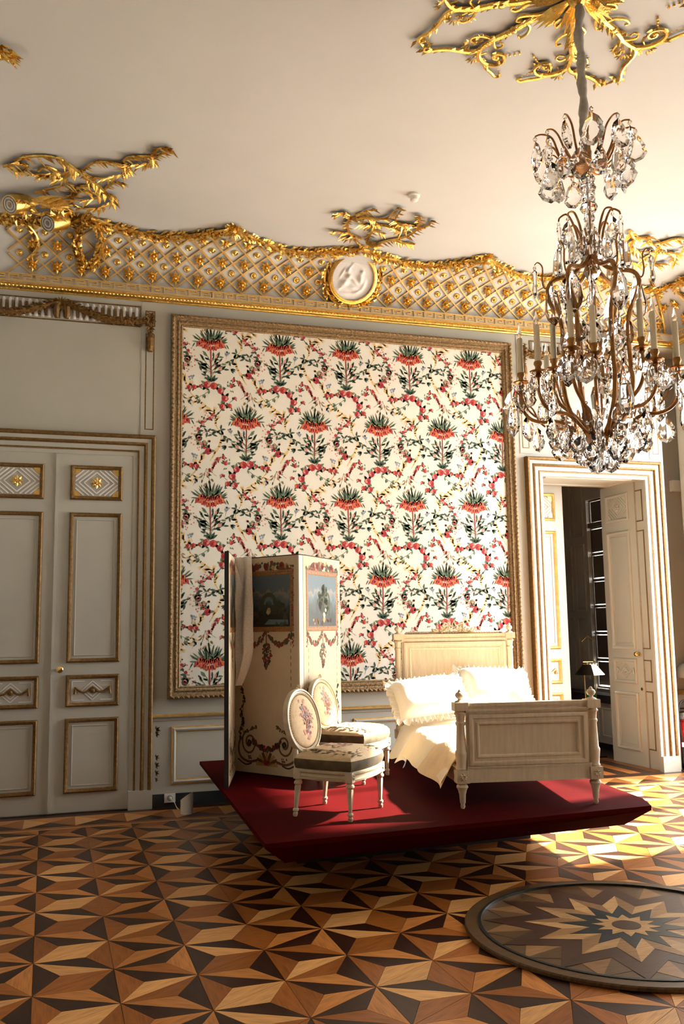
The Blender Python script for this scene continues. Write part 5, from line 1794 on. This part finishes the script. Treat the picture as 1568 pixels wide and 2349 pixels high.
    for x in (x0 + .01, x1 - .01):
        for i in range(10): blob(m, x + rg.uniform(-.012, .012), 1.15 - .012 * i, rg.uniform(.005, .012), rg.choice((2, 0, 1)), 2)
    m.build('flower_swag', SD, lf, kind='stuff')
    m = MB(); m.T = T2                                 # side lines and lower scrolls
    for x, sg in ((.09, 1), (w - .09, -1)):
        for i in range(16): stroke(m, [(x, 1.08 - .055 * i), (x, 1.05 - .055 * i)], .006, 0)
        for i in range(70):
            t = rg.random(); z = .70 - .42 * t
            xx = x + sg * .016 * sin(z * 34) - sg * .02 * t
            blob(m, xx + rg.uniform(-.012, .012), z, rg.uniform(.007, .015), rg.choice((0, 2, 2, 4)), 1)
        for i in range(26):
            t = rg.random(); blob(m, x + sg * (.01 + .15 * t), .33 + .06 * t + rg.uniform(-.012, .012), rg.uniform(.006, .014), rg.choice((2, 0)), 1)
        vx, vz = x + sg * .075, .255
        P = [(vx + (.088 - .066 * t) * cos(-sg * 0 + sg * (2.2 + 9.5 * t) + (pi if sg < 0 else 0)), vz + (.105 - .082 * t) * sin(2.2 + 9.5 * t)) for t in [i / 30 for i in range(31)]]
        stroke(m, P, .016, 0, 1)
        blob(m, vx, vz, .030, 4, 3, 9); blob(m, vx, vz, .012, 0, 4)
        P = smoothpath([(x - sg * .02, .30, 0), (x - sg * .05, .22, 0), (x - sg * .03, .14, 0), (x + sg * .06, .10, 0), (x + sg * .16, .115, 0)], 5)
        stroke(m, [(p.x, p.y) for p in P], .020, 0, 1)
        P = smoothpath([(x - sg * .06, .115, 0), (x + sg * .03, .075, 0), (x + sg * .10, .09, 0)], 4)
        stroke(m, [(p.x, p.y) for p in P], .012, 4, 1)
        for i in range(10): blob(m, x + sg * rg.uniform(.05, .11), rg.uniform(.115, .15), .008, 0, 2)
    for i in range(100):
        t = rg.random(); blob(m, .2 + (w - .4) * t, .27 - .06 * sin(pi * t) + rg.uniform(-.018, .018), rg.uniform(.008, .017), rg.choice((0, 1, 4, 2)), 2)
    for i in range(9):
        a = pi * i / 8
        stroke(m, [(cx, .09), (cx + .12 * cos(a), .09 + .10 * sin(a))], .028, 0 if i % 2 else 3, 2)
    for i in range(9): blob(m, cx + rg.uniform(-.03, .03), .10 + rg.uniform(-.01, .02), .012, 1, 4)
    m.build('scroll_painting', SD, lf, kind='stuff')
    return lf
screen_leaf(L1, Hh, 1, 31)
screen_leaf(Hh, K2, 2, 32)
screen_leaf(K3, E3_, 1, 33)
m = MB(); m.T = TS
_e = (K3 - K2).normalized(); _n2 = Vector((-_e.y, _e.x))
m.prism([(p.x, p.y, PT + .012) for p in (K2 - _n2 * .0, K3 - _n2 * .0, K3 + _n2 * .012, K2 + _n2 * .012)], (0, 0, SH - .02))
fixnormals(m.build('hinge_strip', 'screen_edge', sc_))
# lace cloth over the screen
d2_ = (K2 - Hh).normalized()
lc = thing('lace_cloth', (Hh.x + d2_.x * .1, Hh.y + d2_.y * .1, 1.2), 0, 'cloth', 'sheer ivory lace cloth hung over the left corner of the folding screen')
m_lace = bpy.data.materials.new('lace'); m_lace.use_nodes = True
N, L = m_lace.node_tree.nodes, m_lace.node_tree.links
b_ = N['Principled BSDF']; b_.inputs['Base Color'].default_value = (1.0, .96, .86, 1); b_.inputs['Roughness'].default_value = .9
tc = N.new('ShaderNodeTexCoord'); vo = N.new('ShaderNodeTexVoronoi'); vo.inputs['Scale'].default_value = 90; L.new(tc.outputs['Object'], vo.inputs['Vector'])
mr = N.new('ShaderNodeMapRange'); mr.inputs['From Min'].default_value = .1; mr.inputs['From Max'].default_value = .6; mr.inputs['To Min'].default_value = .78; mr.inputs['To Max'].default_value = .95
L.new(vo.outputs['Distance'], mr.inputs['Value']); L.new(mr.outputs['Result'], b_.inputs['Alpha'])
M['lace'] = m_lace
nn_ = Vector((-d2_.y, d2_.x)); 
if nn_.y > 0: nn_ = -nn_
def lace(xl, xr, zb, wav, name, out, seed, zt=PT + SH + .006):
    m = MB(); G = []
    for i in range(31):
        t = i / 30; z = zt - (zt - zb) * t
        a, b2 = xl(t), xr(t)
        row = []
        for j in range(15):
            s = j / 14
            x = a + (b2 - a) * s
            o = out + .034 * (.3 + t) * sin(s * wav + t * 2 + seed) + .012 * nz(s * 3, t * 5, seed)
            p = Hh + d2_ * x + nn_ * max(o, .006)
            row.append(m.av((p.x - lc.location.x, p.y - lc.location.y, z - 1.2)))
        G.append(row)
    for A, B in zip(G, G[1:]):
        for j in range(14): m.face((A[j], A[j + 1], B[j + 1], B[j]))
    return m.build(name, 'lace', lc, smooth=80)
lace(lambda t: .02 + .03 * t + .02 * sin(t * 9), lambda t: .225 - .015 * t if t < .72 else .214 - .13 * ((t - .72) / .28) ** 1.5, 1.14, 9, 'long_fall', .035, .4)
lace(lambda t: .0, lambda t: .045 + .09 * (t if t < .4 else .4) / .4 - .11 * max(0, t - .4) / .6, 1.58, 7, 'short_fall', .065, 2.2)
m = MB()
G = []
for i in range(12):
    x = .01 + .20 * i / 11; row = []
    for (o, z) in ((-.075, PT + SH - .30), (-.06, PT + SH - .02), (-.04, PT + SH + .008), (-.005, PT + SH + .010), (.03, PT + SH + .006)):
        p = Hh + d2_ * x + nn_ * (o if z > 2.1 else o - .0); row.append(m.av((p.x - lc.location.x, p.y - lc.location.y, z - 1.2 + .004 * sin(i * 2))))
    G.append(row)
for A, B in zip(G, G[1:]):
    for j in range(4): m.face((A[j], A[j + 1], B[j + 1], B[j]))
m.build('top_fold', 'lace', lc, smooth=80)
# ================================================================ CHANDELIER
CB_ = 2.45
chn = thing('chandelier', (MC.x, MC.y, CB_), 0, 'chandelier', 'large bronze chandelier with candles and hanging crystal drops')
def zz_(z): return z - CB_
# shaft: twisted cloth sleeve, glass baluster, bronze stem
m = MB()
P, Rr = [], []
for i in range(40):
    z = 4.30 + (CEILZ - .06 - 4.30) * i / 39
    P.append((.010 * sin(i * .55), .010 * cos(i * .47), zz_(z))); Rr.append(.026 + .005 * sin(i * 1.1) + .002 * sin(i * 2.7))
m.tube(P, Rr, 10)
m.build('cable_sleeve', 'sleeve', chn, smooth=50)
MB().tube([(0, 0, zz_(3.72)), (0, 0, zz_(2.60))], .014, 10).build('stem', 'bronze', chn, smooth=50)
def glassball(z, r, sz=1.0, n=10, k=6):
    MB().ball((0, 0, zz_(z)), r, n, k, sc=(1, 1, sz)).build('glass_baluster', 'glass', chn)
MB().tube([(0, 0, zz_(3.72)), (0, 0, zz_(4.30))], .009, 8).build('inner_rod', 'chrome', chn)
for (z, r, s) in ((4.205, .046, .8), (4.15, .05, .7), (4.085, .036, .9), (4.03, .052, .75), (3.965, .034, 1.0)): glassball(z, r, s)
MB().lathe([(.018, zz_(3.95)), (.036, zz_(3.90)), (.026, zz_(3.85)), (.056, zz_(3.78)), (.062, zz_(3.72)), (.030, zz_(3.67)), (.05, zz_(3.63)), (.02, zz_(3.58))], 9).build('glass_baluster', 'glass', chn)
MB().lathe([(.03, zz_(3.35)), (.055, zz_(3.30)), (.07, zz_(3.22)), (.05, zz_(3.16)), (.03, zz_(3.12))], 9).build('glass_baluster', 'glass', chn)
MB().lathe([(.03, zz_(2.95)), (.045, zz_(2.90)), (.04, zz_(2.82)), (.02, zz_(2.78))], 9).build('glass_baluster', 'glass', chn)
MB().lathe([(.030, zz_(4.262)), (.064, zz_(4.268)), (.066, zz_(4.285)), (.03, zz_(4.30))], 20).build('crown_ring', 'bronze', chn, smooth=40)
MB().lathe([(.02, zz_(2.57)), (.055, zz_(2.60)), (.070, zz_(2.64)), (.065, zz_(2.67)), (.03, zz_(2.69))], 16).build('lower_hub', 'bronze', chn, smooth=40)
MB().lathe([(.016, zz_(3.70)), (.034, zz_(3.715)), (.03, zz_(3.74)), (.016, zz_(3.75))], 14).build('upper_hub', 'bronze', chn, smooth=40)
MB().lathe([(.016, zz_(3.03)), (.05, zz_(3.04)), (.055, zz_(3.05)), (.016, zz_(3.07))], 14).build('middle_plate', 'bronze', chn, smooth=40)
# crystal drops
def drop_mesh(L, w, kind):
    m = MB()
    m.ball((0, 0, -.012), .011, 6, 4)
    if kind == 0:                                      # faceted pear
        m.lathe([(.003, -.022), (w * .35, -.03 - L * .18), (w * .5, -.03 - L * .62), (w * .38, -.03 - L * .82), (.002, -.03 - L)], 7, cap=False)
    elif kind == 1:                                    # flat notched leaf
        P = [(0, -.022), (w * .28, -.02 - L * .2), (w * .44, -.02 - L * .42), (w * .40, -.02 - L * .5), (w * .52, -.02 - L * .66), (w * .44, -.02 - L * .76), (w * .34, -.02 - L * .88), (0, -.02 - L)]
        P = P + [(-x, z) for x, z in P[-2:0:-1]]
        c0, c1 = m.av((0, -.012, -.02 - L * .62)), m.av((0, .012, -.02 - L * .62))
        R1 = [m.av((x * .6, -.0105, -.02 - L * .62 + (z + .02 + L * .62) * .6)) for x, z in P]; R2 = [m.av((x, 0, z)) for x, z in P]; R3 = [m.av((x * .6, .0105, -.02 - L * .62 + (z + .02 + L * .62) * .6)) for x, z in P]
        n = len(P)
        for j in range(n):
            k = (j + 1) % n
            m.face((c0, R1[j], R1[k])); m.face((R1[j], R2[j], R2[k], R1[k])); m.face((R2[j], R3[j], R3[k], R2[k])); m.face((R3[j], c1, R3[k]))
    else:                                              # spear
        m.lathe([(.003, -.022), (w * .30, -.035), (w * .22, -.03 - L * .5), (w * .34, -.03 - L * .75), (.002, -.03 - L)], 6, cap=False)
    o = m.build('crystal_drop', 'glass', chn)
    fixnormals(o)
    me = o.data; bpy.data.objects.remove(o)
    return me
DR = [drop_mesh(.13, .072, 0), drop_mesh(.15, .105, 1), drop_mesh(.15, .05, 2), drop_mesh(.17, .115, 1), drop_mesh(.10, .055, 0), drop_mesh(.20, .085, 0)]
rg = random.Random(44)
def dropat(x, y, z, k=None, s=1.0):
    o = link('crystal_drop', DR[rg.choice((0, 1, 1, 2, 3, 4)) if k is None else k], chn, (x, y, zz_(z)), (rg.uniform(-.06, .06), rg.uniform(-.06, .06), rg.uniform(0, 2 * pi)))
    o.scale = (s, s, s)
def armtube(ang, prof, rad, name, q='bronze', n=6, k=4):
    P = smoothpath([(r * cos(ang), r * sin(ang), zz_(z)) for r, z in prof], k)
    mm = MB(); mm.tube(P, rad if not hasattr(rad, '__len__') else [rad[0] + (rad[1] - rad[0]) * i / (len(P) - 1) for i in range(len(P))], n)
    return mm.build(name, q, chn, smooth=50)
# top crown: wire arms with pendants
for i in range(12):
    a = 2 * pi * i / 12 + .1
    R_ = .27 + .02 * (i % 2); h_ = 4.47 + .02 * (i % 3)
    armtube(a, [(.05, 4.28), (.11, 4.30), (.15, 4.36), (.19, h_ - .03), (R_ - .04, h_), (R_, h_ - .01)], (.008, .005), 'crown_arm')
    dropat(R_ * cos(a), R_ * sin(a), h_ - .012, 1 if i % 2 else 3, 1.25)
    armtube(a + .26, [(.05, 4.27), (.10, 4.265), (.14, 4.29), (.19, 4.34), (.215, 4.345)], (.007, .004), 'crown_arm')
    dropat(.215 * cos(a + .26), .215 * sin(a + .26), 4.335, (0, 3, 1)[i % 3], 1.25)
# second tier hooks
for i in range(8):
    a = 2 * pi * i / 8 + .25
    h_ = 3.97 + .03 * (i % 2)
    armtube(a, [(.03, 3.73), (.06, 3.80), (.08, 3.90), (.12, h_), (.165, h_ - .01), (.175, h_ - .035)], (.009, .005), 'hook_arm')
    dropat(.175 * cos(a), .175 * sin(a), h_ - .04, (3, 2)[i % 2])
    dropat(.10 * cos(a + .3), .10 * sin(a + .3), 3.86, 0, .9)
# lyre cage
for i in range(6):
    a = 2 * pi * i / 6 + .45
    armtube(a, [(.03, 3.72), (.085, 3.655), (.15, 3.63), (.225, 3.61), (.255, 3.55), (.235, 3.46), (.19, 3.36), (.18, 3.22), (.185, 3.06), (.19, 2.96), (.165, 2.83), (.115, 2.74), (.06, 2.655)], (.0135, .0135), 'cage_arm', n=7)
    armtube(a, [(.235, 3.60), (.27, 3.57), (.285, 3.62), (.28, 3.70), (.305, 3.735), (.325, 3.72)], (.006, .004), 'hook_arm')
    dropat(.325 * cos(a), .325 * sin(a), 3.715, 2, 1.1)
    MB().lathe([(.004, 0), (.022, .03), (.016, .10), (.002, .16)], 7, c=(.20 * cos(a), .20 * sin(a), zz_(3.63))).build('crystal_spire', 'glass', chn)
    dropat(.235 * cos(a + .08), .235 * sin(a + .08), 3.60, 5, 1.2)
    dropat(.16 * cos(a + .5), .16 * sin(a + .5), 3.62, 3, 1.1)
    dropat(.18 * cos(a), .18 * sin(a), 3.36, 3, 1.0)
    armtube(a + .52, [(.03, 3.30), (.07, 3.26), (.10, 3.29), (.125, 3.34), (.14, 3.325)], (.006, .004), 'hook_arm')
    dropat(.14 * cos(a + .52), .14 * sin(a + .52), 3.32, 1)
    armtube(a + .2, [(.03, 3.05), (.07, 3.05), (.11, 3.10), (.135, 3.16), (.155, 3.15)], (.006, .004), 'hook_arm')
    dropat(.155 * cos(a + .2), .155 * sin(a + .2), 3.145, 3)
    dropat(.16 * cos(a + .1), .16 * sin(a + .1), 2.84, 0, .9)
# candle arms
bulb_m = mat('clear_bulb', (.95, .93, .88), .03, trans=.9, ior=1.3)
def candle_arm(a, R_, zc, prof, tall, droops):
    ca = armtube(a, prof, (.0125, .009), 'candle_arm', n=7)
    x, y = R_ * cos(a), R_ * sin(a)
    m = MB(); m.lathe([(.012, zz_(zc) - .03), (.02, zz_(zc) - .02), (.012, zz_(zc) - .008), (.044, zz_(zc)), (.048, zz_(zc) + .006), (.018, zz_(zc) + .010), (.016, zz_(zc) + .03), (.024, zz_(zc) + .045), (.022, zz_(zc) + .06)], 14, c=(x, y, 0))
    m.build('drip_pan', 'bronze', ca, smooth=40)
    MB().lathe([(.0165, zz_(zc) + .05), (.0165, zz_(zc) + tall), (.012, zz_(zc) + tall + .006)], 12, c=(x, y, 0)).build('candle', 'candle', ca, smooth=40)
    MB().lathe([(.008, zz_(zc) + tall + .004), (.015, zz_(zc) + tall + .022), (.012, zz_(zc) + tall + .045), (.002, zz_(zc) + tall + .085)], 9, c=(x, y, 0)).build('flame_bulb', bulb_m, ca, smooth=60)
    for k in range(droops):
        b = a + 2 * pi * k / droops + rg.uniform(-.3, .3)
        dropat(x + .045 * cos(b), y + .045 * sin(b), zc - .004, None, rg.uniform(.85, 1.15))
for i in range(8):
    a = 2 * pi * i / 8 + .18
    candle_arm(a, .43, 2.985 + .03 * (i % 2), [(.05, 2.66), (.11, 2.68), (.18, 2.74), (.25, 2.77), (.32, 2.77), (.39, 2.80), (.43, 2.87), (.43, 2.96 + .03 * (i % 2))], .265, 4)
    dropat(.25 * cos(a), .25 * sin(a), 2.755, None, .95)
    dropat(.35 * cos(a), .35 * sin(a), 2.765, None, 1.0)
    armtube(a + .3, [(.36, 2.78), (.40, 2.82), (.44, 2.90), (.475, 2.93), (.485, 2.90)], (.006, .004), 'hook_arm')
    dropat(.485 * cos(a + .3), .485 * sin(a + .3), 2.895, (3, 5)[i % 2], 1.0)
for i in range(4):
    a = 2 * pi * i / 4 + .5
    candle_arm(a, .275, 3.115, [(.06, 2.70), (.12, 2.77), (.19, 2.84), (.25, 2.90), (.278, 2.98), (.275, 3.09)], .275, 3)
# bottom ring of large leaf drops
for i in range(12):
    a = 2 * pi * i / 12
    dropat(.12 * cos(a), .12 * sin(a), 2.715 - .02 * (i % 2), 3 if i % 2 else 1, 1.05)
    if i % 2 == 0: dropat(.065 * cos(a + .2), .065 * sin(a + .2), 2.645, 3, 1.0)
for i in range(10):
    a = 2 * pi * i / 10 + .3
    dropat(.20 * cos(a), .20 * sin(a), 2.735, (1, 0, 3)[i % 3], 1.05)
